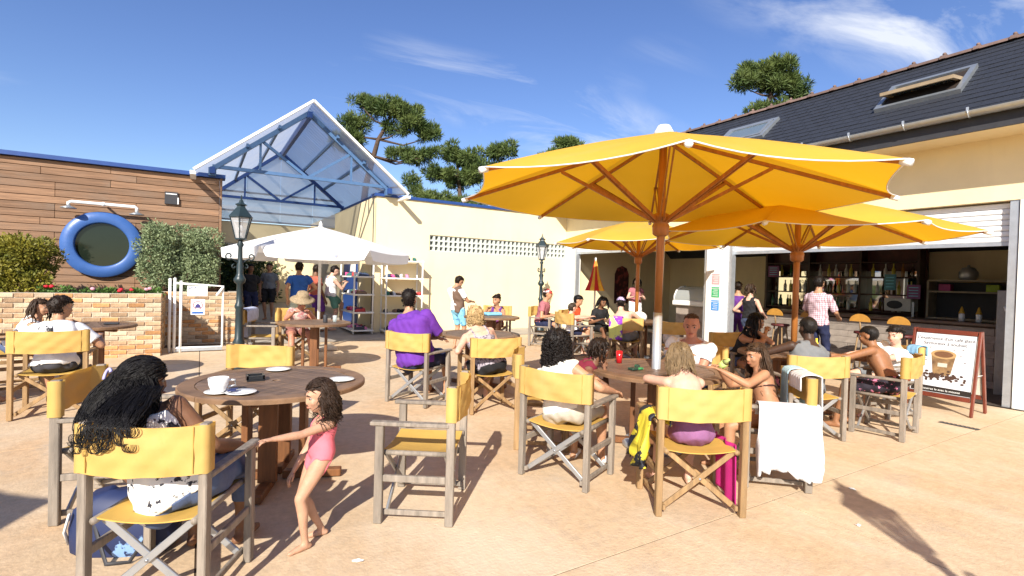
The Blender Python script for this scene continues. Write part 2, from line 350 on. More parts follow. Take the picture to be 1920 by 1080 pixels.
# ---------------------------------------------------------------- glazed canopy between the two
def sheet_mat():
    m = bpy.data.materials.new('ribbed_sheet'); m.use_nodes = True; t = m.node_tree; N = t.nodes; Lk = t.links; N.clear()
    o = N.new('ShaderNodeOutputMaterial'); a = N.new('ShaderNodeBsdfTransparent'); a.inputs[0].default_value = (.9, .92, .95, 1)
    d = N.new('ShaderNodeBsdfDiffuse'); d.inputs[0].default_value = (.62, .63, .66, 1); r = N.new('ShaderNodeBsdfTranslucent'); r.inputs[0].default_value = (.55, .57, .62, 1); g_ = N.new('ShaderNodeBsdfGlossy'); g_.inputs['Roughness'].default_value = .25
    m1 = N.new('ShaderNodeMixShader'); m1.inputs[0].default_value = .55; Lk.new(d.outputs[0], m1.inputs[1]); Lk.new(r.outputs[0], m1.inputs[2])
    nz = N.new('ShaderNodeTexNoise'); nz.inputs['Scale'].default_value = 1.5; nz.inputs['Detail'].default_value = 6; tcn = N.new('ShaderNodeTexCoord'); Lk.new(tcn.outputs['Object'], nz.inputs[0])
    mr = N.new('ShaderNodeMapRange'); mr.inputs[3].default_value = .55; mr.inputs[4].default_value = .85; Lk.new(nz.outputs[0], mr.inputs[0])
    m2 = N.new('ShaderNodeMixShader'); Lk.new(mr.outputs[0], m2.inputs[0]); Lk.new(a.outputs[0], m2.inputs[1]); Lk.new(m1.outputs[0], m2.inputs[2])
    m3 = N.new('ShaderNodeMixShader'); m3.inputs[0].default_value = .06; Lk.new(m2.outputs[0], m3.inputs[1]); Lk.new(g_.outputs[0], m3.inputs[2]); Lk.new(m3.outputs[0], o.inputs[0]); return m
cn = thing('glazed_canopy', 'gabled canopy of blue steel trusses with clear ribbed sheets over the passage', 'canopy', (2, WALY, 0))
XL, XR, XA, ZL, ZA = -1.84, 1.84, 0, 3.66, 5.16    # local x of feet and apex
m_poly = sheet_mat()
for fy, nm in ((-.10, m_blue2), (4.4, m_blue)):
    for a, b_, w in (((XL, ZL), (XA, ZA), .10), ((XR, ZL), (XA, ZA), .10), ((XL, ZL+.06), (XR, ZL+.06), .07),
                     ((XL*.5, (ZL+ZA)/2-.03), (0, ZL+.06), .06), ((XR*.5, (ZL+ZA)/2-.03), (0, ZL+.06), .06),
                     ((XL*.52, (ZL+ZA)/2-.05), (XL*.52, ZL+.06), .045), ((XR*.52, (ZL+ZA)/2-.05), (XR*.52, ZL+.06), .045)):
        mb = MB(); o = .0 if w >= .07 else .012
        mb.beam((a[0], fy+o, a[1]), (b_[0], fy+o, b_[1]), w if w != .10 else .09, w, (0, 1, 0)); mb.obj('truss_beam', nm, cn)
for x, z in ((XL, ZL), (XR, ZL), (0, ZA-.03)):
    mb = MB(); mb.beam((x, -.3, z-.05), (x, 4.7, z-.05), .09, .13); mb.obj('side_beam' if x else 'ridge_beam', m_blue, cn)
for x in (XL, XR):
    mb = MB(); mb.box((x, -.12, 3.6), (.14, .14, .16)); mb.obj('shoe', m_blue2, cn)
sl = (ZA-ZL)/1.84
for sgn in (-1, 1):                                # ribbed sheets, each a panel of its own
    for k in range(5):
        y0 = -.62+1.08*k; y1 = y0+1.075; mb = MB(); xe = 2.12; n = 13
        pts = []
        for j in range(n):
            y = y0+(y1-y0)*j/(n-1); dz = .012 if j % 2 else 0
            pts += [(0, y, ZA+.10+dz), (sgn*xe, y, ZA+.10+dz-sl*xe)]
        mb.add(pts, [(2*j, 2*j+1, 2*j+3, 2*j+2) for j in range(n-1)], False); mb.obj('ribbed_sheet', m_poly, cn)
    mb = MB(); mb.beam((0, -.66, ZA+.12), (sgn*2.16, -.66, ZA+.12-sl*2.16), .05, .09, (0, 1, 0)); mb.obj('verge_trim', m_white, cn)
    mb = MB(); mb.beam((sgn*2.17, -.66, ZA+.07-sl*2.17), (sgn*2.17, 4.8, ZA+.07-sl*2.17), .1, .07); mb.obj('gutter', m_white, cn)
    for q in (.33, .66):
        mb = MB(); mb.beam((sgn*1.84*q, -.3, ZA-sl*1.84*q+.04), (sgn*1.84*q, 4.7, ZA-sl*1.84*q+.04), .05, .07); mb.obj('purlin', m_blue2, cn)
for k in range(4):                                 # upright sheets in the rear gable
    x0 = XL+.92*k; x1 = x0+.915
    zt = lambda x: ZA-sl*abs(x)-.05
    ps = [(x0, 3.05), (x1, 3.05), (x1, zt(x1))]+([(0, zt(0))] if x0 < 0 < x1-.01 else [])+[(x0, zt(x0))]
    mb = MB(); mb.add([(x, 4.47, z) for x, z in ps], [tuple(range(len(ps)))]); mb.obj('gable_sheet', m_poly, cn)
for z in (3.08, 3.35, 3.9):
    mb = MB(); mb.beam((XL, 4.52, z), (XR, 4.52, z), .05, .05); mb.obj('rail', m_blue2, cn)
mb = MB(); mb.box((0, 4.65, 2.72), (3.27, .2, .62)); mb.obj('lintel', m_yellow, cn)

# ---------------------------------------------------------------- cafe building on the right
cb = thing('cafe_building', 'yellow cafe building with slate roof and wide roller-shutter openings', 'building', (FAC, 7, 0))
def LC(x, y, z): return (x-FAC, y-7, z)
def cbox(mb, x0, x1, y0, y1, z0, z1): mb.box(((x0+x1)/2-FAC, (y0+y1)/2-7, (z0+z1)/2), (x1-x0, y1-y0, z1-z0)); return mb
X1 = FAC+.26
mb = MB(); cbox(mb, FAC, X1, -6, 12.6, 2.84, 3.9); mb.obj('wall', m_yellow, cb)
mb = MB(); cbox(mb, FAC, X1, -6, 2.30, 0, 2.838); mb.obj('white_wall', m_cream, cb)
mb = MB(); cbox(mb, FAC-.02, X1, 6.74, 7.24, 0, 2.838); pil = mb.obj('pillar', m_white, cb)
mb = MB(); cbox(mb, FAC-.03, X1, 11.9, 12.285, 0, 2.838); mb.obj('pillar', m_cream, cb)
for z0, c1, c2 in ((1.70, (.75, .30, .33), (.78, .38, .40)), (1.42, (.03, .35, .13), (.05, .42, .2)), (1.14, (.03, .22, .62), (.05, .3, .7))):
    mb = MB(); cbox(mb, FAC-.026, FAC-.0205, 6.90, 7.09, z0-.11, z0+.07); pc = mb.obj('notice', mat('notice_%d' % int(z0*100), c1, .5, col2=c2), pil)
    pc.parent = cb
    mb = MB(); cbox(mb, FAC-.027, FAC-.0205, 6.90, 7.09, z0+.085, z0+.11); mb.obj('notice', mat('notice_%d' % int(z0*100), c1), cb)
    for q in range(4):
        mb = MB(); cbox(mb, FAC-.0285, FAC-.0262, 6.93, 7.06-.02*(q % 2), z0-.08+.04*q, z0-.07+.04*q); mb.obj('print_line', m_white, cb)
mb = MB(); cbox(mb, X1, 14.2, -6, -5.8, 0, 3); cbox(mb, X1, 14.2, 12.3, 12.5, 0, 3); cbox(mb, 14.0, 14.2, -5.8, 12.3, 0, 3); cbox(mb, X1, 14, -.2, 0, 0, 3); mb.obj('inner_wall', m_yellow, cb)
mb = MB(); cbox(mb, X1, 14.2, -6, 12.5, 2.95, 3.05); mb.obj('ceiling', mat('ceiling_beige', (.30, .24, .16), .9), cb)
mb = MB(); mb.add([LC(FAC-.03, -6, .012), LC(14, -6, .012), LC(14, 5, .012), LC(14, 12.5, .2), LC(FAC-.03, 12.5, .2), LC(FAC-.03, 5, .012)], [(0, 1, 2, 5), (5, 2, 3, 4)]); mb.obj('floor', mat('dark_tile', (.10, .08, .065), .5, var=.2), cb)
# roller shutters part-way down, slat by slat, and their guides
m_slat = mat('white_slat', (.74, .74, .74), .45, var=.04)
for y0, y1, zb in ((2.42, 6.73, 2.27), (7.26, 11.88, 2.38)):
    ns = int((2.82-zb)/.078); bsl = MB(); Lh = y1-y0
    pr = [(0, 0), (-.012, .012), (-.016, .037), (-.012, .062), (0, .074)]
    bsl.add([(x, -Lh/2, z) for x, z in pr]+[(x, Lh/2, z) for x, z in pr], [(k, k+1, k+6, k+5) for k in range(4)]+[(0, 5, 9, 4)], False)
    me = bsl.mesh('shutter_slat'); me.materials.append(m_slat)
    for k in range(ns): inst('shutter_slat', me, cb, LC(FAC+.12, (y0+y1)/2, 2.82-.078*(k+1)))
    mb = MB(); cbox(mb, FAC+.10, FAC+.14, y0, y1, 2.82-.078*ns-.05, 2.82-.078*ns-.002); mb.obj('shutter_bar', m_steel, cb)
for y in (2.36, 6.70, 7.28, 11.86):
    mb = MB(); cbox(mb, FAC+.02, FAC+.15, y-.045, y+.045, 0, 2.837); mb.obj('shutter_guide', m_steel, cb)
# roof
TP = math.tan(R_(40)); EX, EZ = 8.72, 3.95
def rz_(x): return EZ+(x-EX)*TP
RX = 10.47; RZ = rz_(RX); nx, nz_ = -math.sin(R_(40)), math.cos(R_(40))
mb = MB(); mb.add([LC(EX, -6.3, EZ), LC(RX, -6.3, RZ), LC(RX, 12.7, RZ), LC(EX, 12.7, EZ), LC(RX+3.6, -6.3, RZ-3.6*TP), LC(RX+3.6, 12.7, RZ-3.6*TP)], [(0, 1, 2, 3), (1, 4, 5, 2)])
mb.add([LC(EX+.06, 12.69, EZ-.05), LC(RX, 12.69, RZ-.1), LC(RX+3.5, 12.69, EZ-1.3)], [(0, 1, 2)])
roof = mb.obj('roof', m_slate, cb)
# slate courses: thin overlapping strips
crs = []; sl_len = (RX-EX)/math.cos(R_(40)); nc = 15; mbs = MB()
for k in range(nc):
    s0 = sl_len*k/nc; s1 = sl_len*(k+1)/nc+.03
    p0 = (EX+s0*math.cos(R_(40)), EZ+s0*math.sin(R_(40))); p1 = (EX+s1*math.cos(R_(40)), EZ+s1*math.sin(R_(40)))
    u0, u1 = .014, .004
    q = [(p0[0]+nx*u0, p0[1]+nz_*u0), (p1[0]+nx*u1, p1[1]+nz_*u1), (p0[0], p0[1])]
    y = -6.3+(k % 2)*.1
    while y < 12.65:
        yy = min(y+.2, 12.69); a, b_ = y+.003, yy-.003; d = random.uniform(-.003, .003)
        mbs.add([LC(q[0][0]+nx*d, a, q[0][1]+nz_*d), LC(q[0][0]+nx*d, b_, q[0][1]+nz_*d), LC(q[1][0], b_, q[1][1]), LC(q[1][0], a, q[1][1]), LC(q[2][0], a, q[2][1]), LC(q[2][0], b_, q[2][1])], [(0, 1, 2, 3), (4, 5, 1, 0)]); y += .2
so = mbs.obj('slate', m_slate, roof); so['kind'] = 'stuff'
b = MB(); n = 8; Lr = .43
for yy0, yy1, r in ((0, Lr-.04, .085), (Lr-.07, Lr+.01, .105)):
    vs = [(r*math.cos(math.pi*k/n), y, r*math.sin(math.pi*k/n)*.8) for y in (yy0, yy1) for k in range(n+1)]
    b.add(vs, [(k, k+1, n+2+k, n+1+k) for k in range(n)]+[tuple(range(n, -1, -1)), tuple(range(n+1, 2*n+2))], False)
b.ball((0, Lr-.03, .1), .03, 6, 4)
rt_ = b.mesh('ridge_tile'); rt_.materials.append(mat('ridge_clay', (.17, .11, .09), .8, var=.3, rnd=.2))
for k in range(44): inst('ridge_tile', rt_, cb, LC(RX, -6.3+Lr*k, RZ-.01))
mb = MB(); prg = [(-.075+.075*math.cos(math.pi+math.pi*k/8), .0+.075*math.sin(math.pi+math.pi*k/8)) for k in range(9)]
vs = [LC(EX-.02+x, y, EZ+.0+z) for y in (-6.3, 12.7) for x, z in prg]
mb.add(vs, [(k, k+1, k+10, k+9) for k in range(8)], True); gut = mb.obj('gutter', m_zinc, cb)
for k in range(26):
    mb = MB(); y = -6+.72*k; mb.tube([LC(EX-.02-.075+.08*math.cos(math.pi+math.pi*j/6), y, EZ+.08*math.sin(math.pi+math.pi*j/6)) for j in range(7)], .008, 5); mb.box(LC(EX-.17, y, EZ+.02), (.02, .025, .05)); mb.obj('gutter_bracket', m_steel, gut)
mb = MB(); cbox(mb, EX-.01, EX+.03, -6.3, 12.7, 3.70, 3.93); mb.obj('fascia', m_dark, cb)
mb = MB(); cbox(mb, EX+.031, FAC-.002, -6.3, 12.7, 3.715, 3.74); mb.obj('soffit', m_yellow, cb)
def skylight(y0, y1, x0, x1, opened):
    th = R_(40); cxm = (x0+x1)/2; Mt = Matrix.Translation(LC(cxm, (y0+y1)/2, rz_(cxm))) @ Matrix.Rotation(-th, 4, 'Y')
    Ls = (x1-x0)/math.cos(th); Wd = y1-y0
    mb = MB()
    for c, d in (((-Ls/2, 0, .03), (.07, Wd+.07, .08)), ((Ls/2, 0, .03), (.07, Wd+.07, .08)), ((0, -Wd/2, .03), (Ls-.07, .07, .08)), ((0, Wd/2, .03), (Ls-.07, .07, .08))): mb.box(c, d, 0, Mt)
    sk = mb.obj('skylight', m_zinc, cb)
    mb = MB(); mb.box((0, 0, .028), (Ls-.072, Wd-.072, .012), 0, Mt); mb.obj('opening', mat('skylight_void', (.03, .02, .015), .7), sk)
    if opened: Mt2 = Mt @ Matrix.Translation((0, 0, .06)) @ Matrix.Rotation(R_(33), 4, 'Y')
    else: Mt2 = Mt @ Matrix.Translation((0, 0, .055))
    mb = MB(); l2, w2 = Ls-.10, Wd-.10
    for c, d in (((-l2/2+.03, 0, 0), (.06, w2, .05)), ((l2/2-.03, 0, 0), (.06, w2, .05)), ((0, -w2/2+.03, 0), (l2-.12, .06, .05)), ((0, w2/2-.03, 0), (l2-.12, .06, .05))): mb.box(c, d, 0, Mt2)
    sa = mb.obj('sash', mat('pine_sash', (.32, .24, .15), .6) if opened else m_zinc, sk)
    mb = MB(); mb.box((0, 0, 0), (l2-.12, w2-.12, .012), 0, Mt2); mb.obj('pane', mat('sky_glass', (.10, .14, .18), .05, var=.02, spec=1), sa)
skylight(2.98, 4.02, 9.32, 9.88, True); skylight(6.05, 7.1, 9.38, 9.88, False)

# ---------------------------------------------------------------- brick planter
bp_ = thing('brick_planter', 'sand-coloured brick planter wall in front of the timber building', 'planter', (-.55, 10.2, 0))
def LB(x, y, z): return (x+.55, y-10.2, z)
mb = MB(); zt = 1.155
for x0, x1, y0, y1 in ((-7, -.562, 10.212, 10.42), (-.772, -.562, 10.42, 11.402), (-.772, .688, 11.402, 11.62), (.478, .688, 11.62, 12.28)):
    mb.box(LB((x0+x1)/2, (y0+y1)/2, zt/2), (x1-x0, y1-y0, zt))
mb.obj('core', m_mortar, bp_)
mb = MB(); mb.box(LB(-3.9, 11.35, .55), (6.2, 1.85, 1.0)); mb.box(LB(-.15, 11.95, .55), (1.2, .6, 1.0)); mb.obj('soil', m_soil, bp_)
def brick_mesh(l, ax):
    b = MB(); d = (l, .104, .063) if ax == 'x' else (.104, l, .063); b.box((0, 0, 0), d, .004); m = b.mesh('brick'); m.materials.append(m_brick); return m
bmx, bmy, bhx, bhy = brick_mesh(.213, 'x'), brick_mesh(.213, 'y'), brick_mesh(.1, 'x'), brick_mesh(.1, 'y')
rb = random.Random(5)
m_brick2 = mat('orange_brick', (.46, .235, .095), .85, var=.28, scale=14, bump=.5, bscale=60, rnd=.25); m_brick3 = mat('pale_brick', (.52, .41, .28), .85, var=.2, scale=14, bump=.5, bscale=60, rnd=.2)
_in = inst
def inst(name, me, parent, loc=(0, 0, 0), rot=None, scale=None):
    if name == 'brick':
        q = rb.random(); key = me.name+('o' if q < .16 else 'p' if q < .5 else '')
        if key != me.name:
            if key not in BRK:
                BRK[key] = me.copy(); BRK[key].materials.clear(); BRK[key].materials.append(m_brick2 if key[-1] == 'o' else m_brick3)
            me = BRK[key]
    return _in(name, me, parent, loc, rot, scale)
BRK = {}
for k in range(14):
    z = zt-.032-.0755*k; off = .1125 if k % 2 else 0
    jz = lambda: rb.uniform(-.003, .003)
    x = -.555
    if off: inst('brick', bhx, bp_, LB(x-.05, 10.25+jz(), z)); x -= off
    while x > -3.1: inst('brick', bmx, bp_, LB(x-.1065, 10.25+jz(), z)); x -= .225
    y = 10.31
    if not off: inst('brick', bhy, bp_, LB(-.605+jz(), y+.05, z)); y += .1125
    while y < 11.3: inst('brick', bmy, bp_, LB(-.605+jz(), y+.1065, z)); y += .225
    x = .695
    if off: inst('brick', bhx, bp_, LB(x-.05, 11.44+jz(), z)); x -= off
    while x > -.5: inst('brick', bmx, bp_, LB(x-.1065, 11.44+jz(), z)); x -= .225

# ================================================================ FURNITURE
m_canvas = mat('yellow_canvas', (.62, .40, .115), .75, var=.06, scale=5, bump=.12, bscale=250, trans=.22, tcol=(.8, .42, .02), rnd=.10)
m_seatc = mat('yellow_seat_canvas', (.62, .39, .09), .75, var=.06, scale=5, bump=.12, bscale=250, trans=.15, rnd=.05)
weather(m_canvas, (.70, .50, .20), .6, 2.2, (1, 1, .5), .45, .75); weather(m_canvas, (.40, .22, .05), .35, 5, (1, 1, 1), .6, .75); weather(m_seatc, (.40, .24, .06), .5, 4, (1, 1, 1), .5, .75)
m_teakg = mat('weathered_teak', (.245, .205, .165), .75, var=.28, scale=5, stretch=(6, 6, .7), bump=.25, bscale=60, rnd=.15)
m_teakh = mat('honey_teak', (.30, .185, .085), .6, var=.3, scale=5, stretch=(6, 6, .7), bump=.2, bscale=60, rnd=.15)
weather(m_teakg, (.13, .11, .09), .6, 6, (4, 4, .6), .5, .7); weather(m_teakh, (.17, .11, .06), .6, 6, (4, 4, .6), .5, .7)
m_alu = mat('aluminium_bar', (.40, .41, .42), .35, var=.08, metal=.6)

def make_chair(label, wood, bar):
    t = thing('director_chair', label, 'chair', group='yellow canvas director chairs on the terrace')
    hw, hd = .285, .225
    for sx in (-1, 1):
        for sy, h in ((-1, .875), (1, .615)):
            mb = MB(); mb.box((sx*hw, sy*hd, h/2), (.042, .052, h), .005); mb.obj('leg', wood, t)
        mb = MB(); mb.box((sx*hw, .035, .630), (.056, .50, .026), .006); mb.obj('armrest', wood, t)
        mb = MB(); mb.box((sx*(hw-.0015), 0, .285), (.026, 2*hd-.054, .042), .004); mb.obj('side_rail', wood, t)
        mb = MB(); mb.tube([(sx*(hw-.045), -hd-.01, .432), (sx*(hw-.045), hd+.01, .432)], .017, 8); mb.obj('seat_rail', wood, t)
        mb = MB(); mb.box((sx*(hw-.04), 0, .055), (.022, 2*hd+.02, .034), .004); mb.obj('floor_rail', wood, t)
    for y in (-hd+.035, hd-.035):
        for s_, dy in ((1, -.009), (-1, .009)):
            mb = MB(); mb.beam((-s_*(hw-.05), y+dy, .06), (s_*(hw-.06), y+dy, .425), .036, .016, (0, 1, 0), .003); mb.obj('cross_bar', bar, t)
        mb = MB(); mb.tube([(0, y-.024, .243), (0, y+.024, .243)], .008, 6); mb.obj('bolt', m_alu, t)
    # sagging seat
    mb = MB(); nx_, ny = 11, 7; w = hw-.047
    P = lambda i, j, d: (-w+2*w*i/(nx_-1), -hd+2*hd*j/(ny-1), .447-.035*(1-(2*i/(nx_-1)-1)**2)*(1-.3*(2*j/(ny-1)-1)**2)-d)
    for d in (0, .006):
        vs = [P(i, j, d) for j in range(ny) for i in range(nx_)]
        q = [(j*nx_+i, j*nx_+i+1, (j+1)*nx_+i+1, (j+1)*nx_+i) for j in range(ny-1) for i in range(nx_-1)]
        mb.add(vs, q if not d else [f[::-1] for f in q], True)
    for j in (0, ny-1):
        mb.add([P(i, j, d) for d in (0, .006) for i in range(nx_)], [(i, i+1, nx_+i+1, nx_+i) for i in range(nx_-1)], True)
    mb.obj('seat', m_seatc, t)
    # back strip: sleeves over both posts, belly between them
    mb = MB(); n = 23; z0, z1 = .655, .872; pts = []
    outl = [(-hw-.027, -hd+.032), (-hw-.027, -hd-.033)]
    for i in range(n):
        x = -hw-.0+2*hw*i/(n-1); outl.append((x, -hd-.034-.030*(1-(x/hw)**2)))
    outl += [(hw+.027, -hd-.033), (hw+.027, -hd+.032), (hw-.026, -hd+.032)]
    inn = []
    for i in range(n-2, 0, -1):
        x = -hw+2*hw*i/(n-1); inn.append((x*.91, -hd-.026-.030*(1-(x/hw)**2)))
    outl += inn+[(-hw+.026, -hd+.032)]
    nn = len(outl); rows = 10; vs = []
    for r in range(rows):
        f = r/(rows-1)
        for x, y in outl:
            dip = .012*(1-(x/(hw+.03))**2)*math.sin(math.pi*f+.0)*0 + (.010*(1-min(1, (x/hw)**2)) if r in (0, rows-1) else .005*(1-min(1, (x/hw)**2)))
            wr = (.0045*math.sin(x*23+f*7)+.004*math.sin(x*41-f*11+1)+.003*math.sin(x*9+f*16))*(1-min(1, (x/hw)**4)); wr -= .010*math.sin(math.pi*f)*(1-min(1, (x/hw)**2))
            vs.append((x, y+wr, z0+(z1-z0)*f-dip))
    mb.add(vs, [(r*nn+k, r*nn+(k+1) % nn, (r+1)*nn+(k+1) % nn, (r+1)*nn+k) for r in range(rows-1) for k in range(nn)], True)
    bk = mb.obj('backrest', m_canvas, t)
    for sx in (-1, 1):
        mb = MB(); mb.box((sx*(hw-.034), -hd-.045, (z0+z1)/2), (.004, .004, z1-z0-.012)); mb.obj('seam', mat('seam_thread', (.42, .26, .06), .8), bk)
    return t
CH_G, UG = make_chair('x', m_teakg, m_alu), []
CH_H, UH = make_chair('x', m_teakh, m_teakh), []
def chair(kind, x, y, deg, label):
    p, u = (CH_G, UG) if kind == 'g' else (CH_H, UH)
    return place(p, u, (x, y, gz(y)+.001), R_(deg), label)
c1 = chair('g', -.09, 2.955, -28, 'grey-legged yellow chair nearest the camera holding the woman with long black hair')
chair('g', -.44, 4.22, -104, 'yellow chair seen edge-on left of the long-haired woman, empty')
chair('h', -1.27, 6.93, -2, 'yellow chair with honey-brown legs holding the man in a printed white t-shirt')
chair('h', .36, 5.08, 146, 'empty yellow chair behind the round table with the coffee cup')
chair('g', 1.32, 3.24, 56, 'empty yellow chair turned sideways in the middle of the terrace')
chair('g', 2.31, 5.94, -58, 'yellow chair holding the man in the purple hoodie')
chair('h', 2.96, 5.33, -7, 'bright yellow chair with brown legs holding the blonde woman')
chair('g', 2.54, 3.23, -66, 'pale-legged yellow chair holding the curly-haired woman in white')
chair('h', 3.00, 2.41, -30, 'brown-legged yellow chair in front of the big umbrella table holding the wet-haired girl')
chair('g', 3.98, 2.44, 48, 'yellow chair with a white towel over its side')
chair('g', 5.50, 2.97, -29, 'yellow chair holding the man in the grey vest')
chair('g', 6.42, 2.59, 9, 'yellow chair holding the shirtless man in flowered shorts')
chair('h', 4.74, 3.80, 108, 'yellow chair under the man in white facing the camera')
chair('h', 2.84, 4.02, -125, 'brown yellow-canvas chair behind the child in burgundy')
chair('g', 7.42, 3.02, 70, 'yellow chair with a blue cloth on its corner beside the easel sign')
chair('g', 6.62, 4.52, 165, 'yellow chair holding the dark-haired woman with the white watch')
chair('h', 6.85, 7.00, -50, 'yellow chair holding the shirtless man in the purple cap')
chair('g', 6.33, 7.95, -95, 'yellow chair under the second umbrella holding the short-haired child')
chair('g', 6.80, 8.50, -150, 'yellow chair nearest the red inflatable ring')
chair('g', 7.25, 6.30, -30, 'empty yellow chair with a white ball on its seat by the bar pillar')
chair('g', 5.42, 9.50, 140, 'yellow chair against the pale wall holding the woman with a hair bun')
chair('g', .86, 9.0, 250, 'yellow chair beside the left lamp post with a shirt hung on it')
chair('h', 1.38, 9.1, 180, 'yellow chair holding the woman in the straw hat')
chair('h', -1.85, 8.25, -80, 'yellow chair by the brick planter holding the girl')
chair('g', -2.35, 7.35, -50, 'yellow chair at the left edge of the picture holding the bare-legged person')

c1.scale = (.90, 1, 1)
# ---------------------------------------------------------------- round slatted tables
m_top = mat('teak_tabletop', (.165, .105, .07), .5, var=.35, scale=4, stretch=(.7, 7, 7), bump=.25, bscale=50, rnd=.22)
m_tleg = mat('red_teak', (.17, .068, .024), .5, var=.3, scale=5, stretch=(6, 6, .7), rnd=.12)
m_rim = mat('teak_rim', (.20, .115, .062), .5, var=.3, scale=4, bump=.2, rnd=.1)
def make_table():
    t = thing('round_table', 'x', 'table', group='round slatted tables on the terrace')
    R, ri_ = .64, .53
    n = 48; zt = .745
    for q in range(4):                             # rim in four curved pieces
        mb = MB(); m = 12; a0 = q*math.pi/2+.004; a1 = (q+1)*math.pi/2-.004; vs = []
        for k in range(m+1):
            a = a0+(a1-a0)*k/m
            for r, z in ((ri_, zt-.034), (ri_, zt), (R-.008, zt), (R, zt-.008), (R, zt-.034)): vs.append((r*math.cos(a), r*math.sin(a), z))
        fs = [(k*5+j, k*5+(j+1) % 5, (k+1)*5+(j+1) % 5, (k+1)*5+j) for k in range(m) for j in range(5)]+[(4, 3, 2, 1, 0), tuple(m*5+j for j in range(5))]
        mb.add(vs, fs); mb.obj('rim', m_rim, t)
    # middle board with the umbrella hole
    mb = MB(); hb = .055; yl = math.sqrt(ri_**2-hb**2)-.002; k8 = 12; r0 = .03
    for sgn in (-1, 1):
        vs = [(-hb*sgn, -0.0, zt-.003)]; arc = [(r0*math.cos(math.pi+math.pi*k/k8)*sgn, r0*math.sin(math.pi+math.pi*k/k8)*sgn) for k in range(k8+1)]
        poly = [(-hb*sgn, 0)]+arc+[(hb*sgn, 0), (hb*sgn, -yl*sgn), (-hb*sgn, -yl*sgn)]
        mb.prism(poly, zt-.03, zt-.001)
    mb.obj('middle_board', m_top, t)
    wd = .088; x = hb+.004
    while x < ri_-.02:
        x1 = min(x+wd, ri_-.004)
        for sgn in (-1, 1):
            mb = MB(); ya = math.sqrt(ri_**2-x**2)-.004; yb_ = math.sqrt(max(.0004, ri_**2-x1**2))-.004
            poly = [(sgn*x, -ya), (sgn*x1, -yb_), (sgn*x1, yb_), (sgn*x, ya)]
            if sgn < 0: poly = poly[::-1]
            mb.prism(poly, zt-.026, zt-.002); mb.obj('slat', m_top, t)
        x = x1+.006
    for k in range(4):
        a = k*math.pi/2+.6; c, s_ = math.cos(a), math.sin(a); M = Matrix.Rotation(a, 4, 'Z')
        mb = MB(); mb.box((.20, 0, .375), (.045, .125, .65), .004, M); mb.obj('leg', m_tleg, t)
        mb = MB(); mb.box((.27, 0, .036), (.42, .075, .056), .006, M); mb.obj('foot', m_tleg, t)
        mb = MB(); mb.box((.30, 0, .695), (.5, .05, .045), .004, M); mb.obj('bearer', m_tleg, t)
    return t
TB, UT = make_table(), []
for x, y, a, sc_, lb in ((.50, 4.18, 35, 1, 'round wooden table with the white coffee cup, nearest the camera'), (3.72, 3.41, 10, 1, 'round wooden table under the big yellow umbrella'),
                         (6.31, 3.55, 20, 1, 'round wooden table under the right-hand umbrella beside the grey-vested man'), (3.40, 6.40, 0, .9, 'round table between the purple hoodie and the blonde woman'),
                         (4.85, 8.65, 15, .85, 'round table by the pale wall with the hair-bun woman'), (1.5, 8.2, 40, .82, 'round table in front of the white parasol with the straw-hatted woman'),
                         (7.48, 7.4, 5, 1, 'round table under the middle umbrella near the bar pillar'), (-1.22, 8.35, 12, .8, 'round table in front of the brick planter')):
    o = place(TB, UT, (x, y, gz(y)+.001), R_(a), lb)
    o.scale = (sc_, sc_, 1)

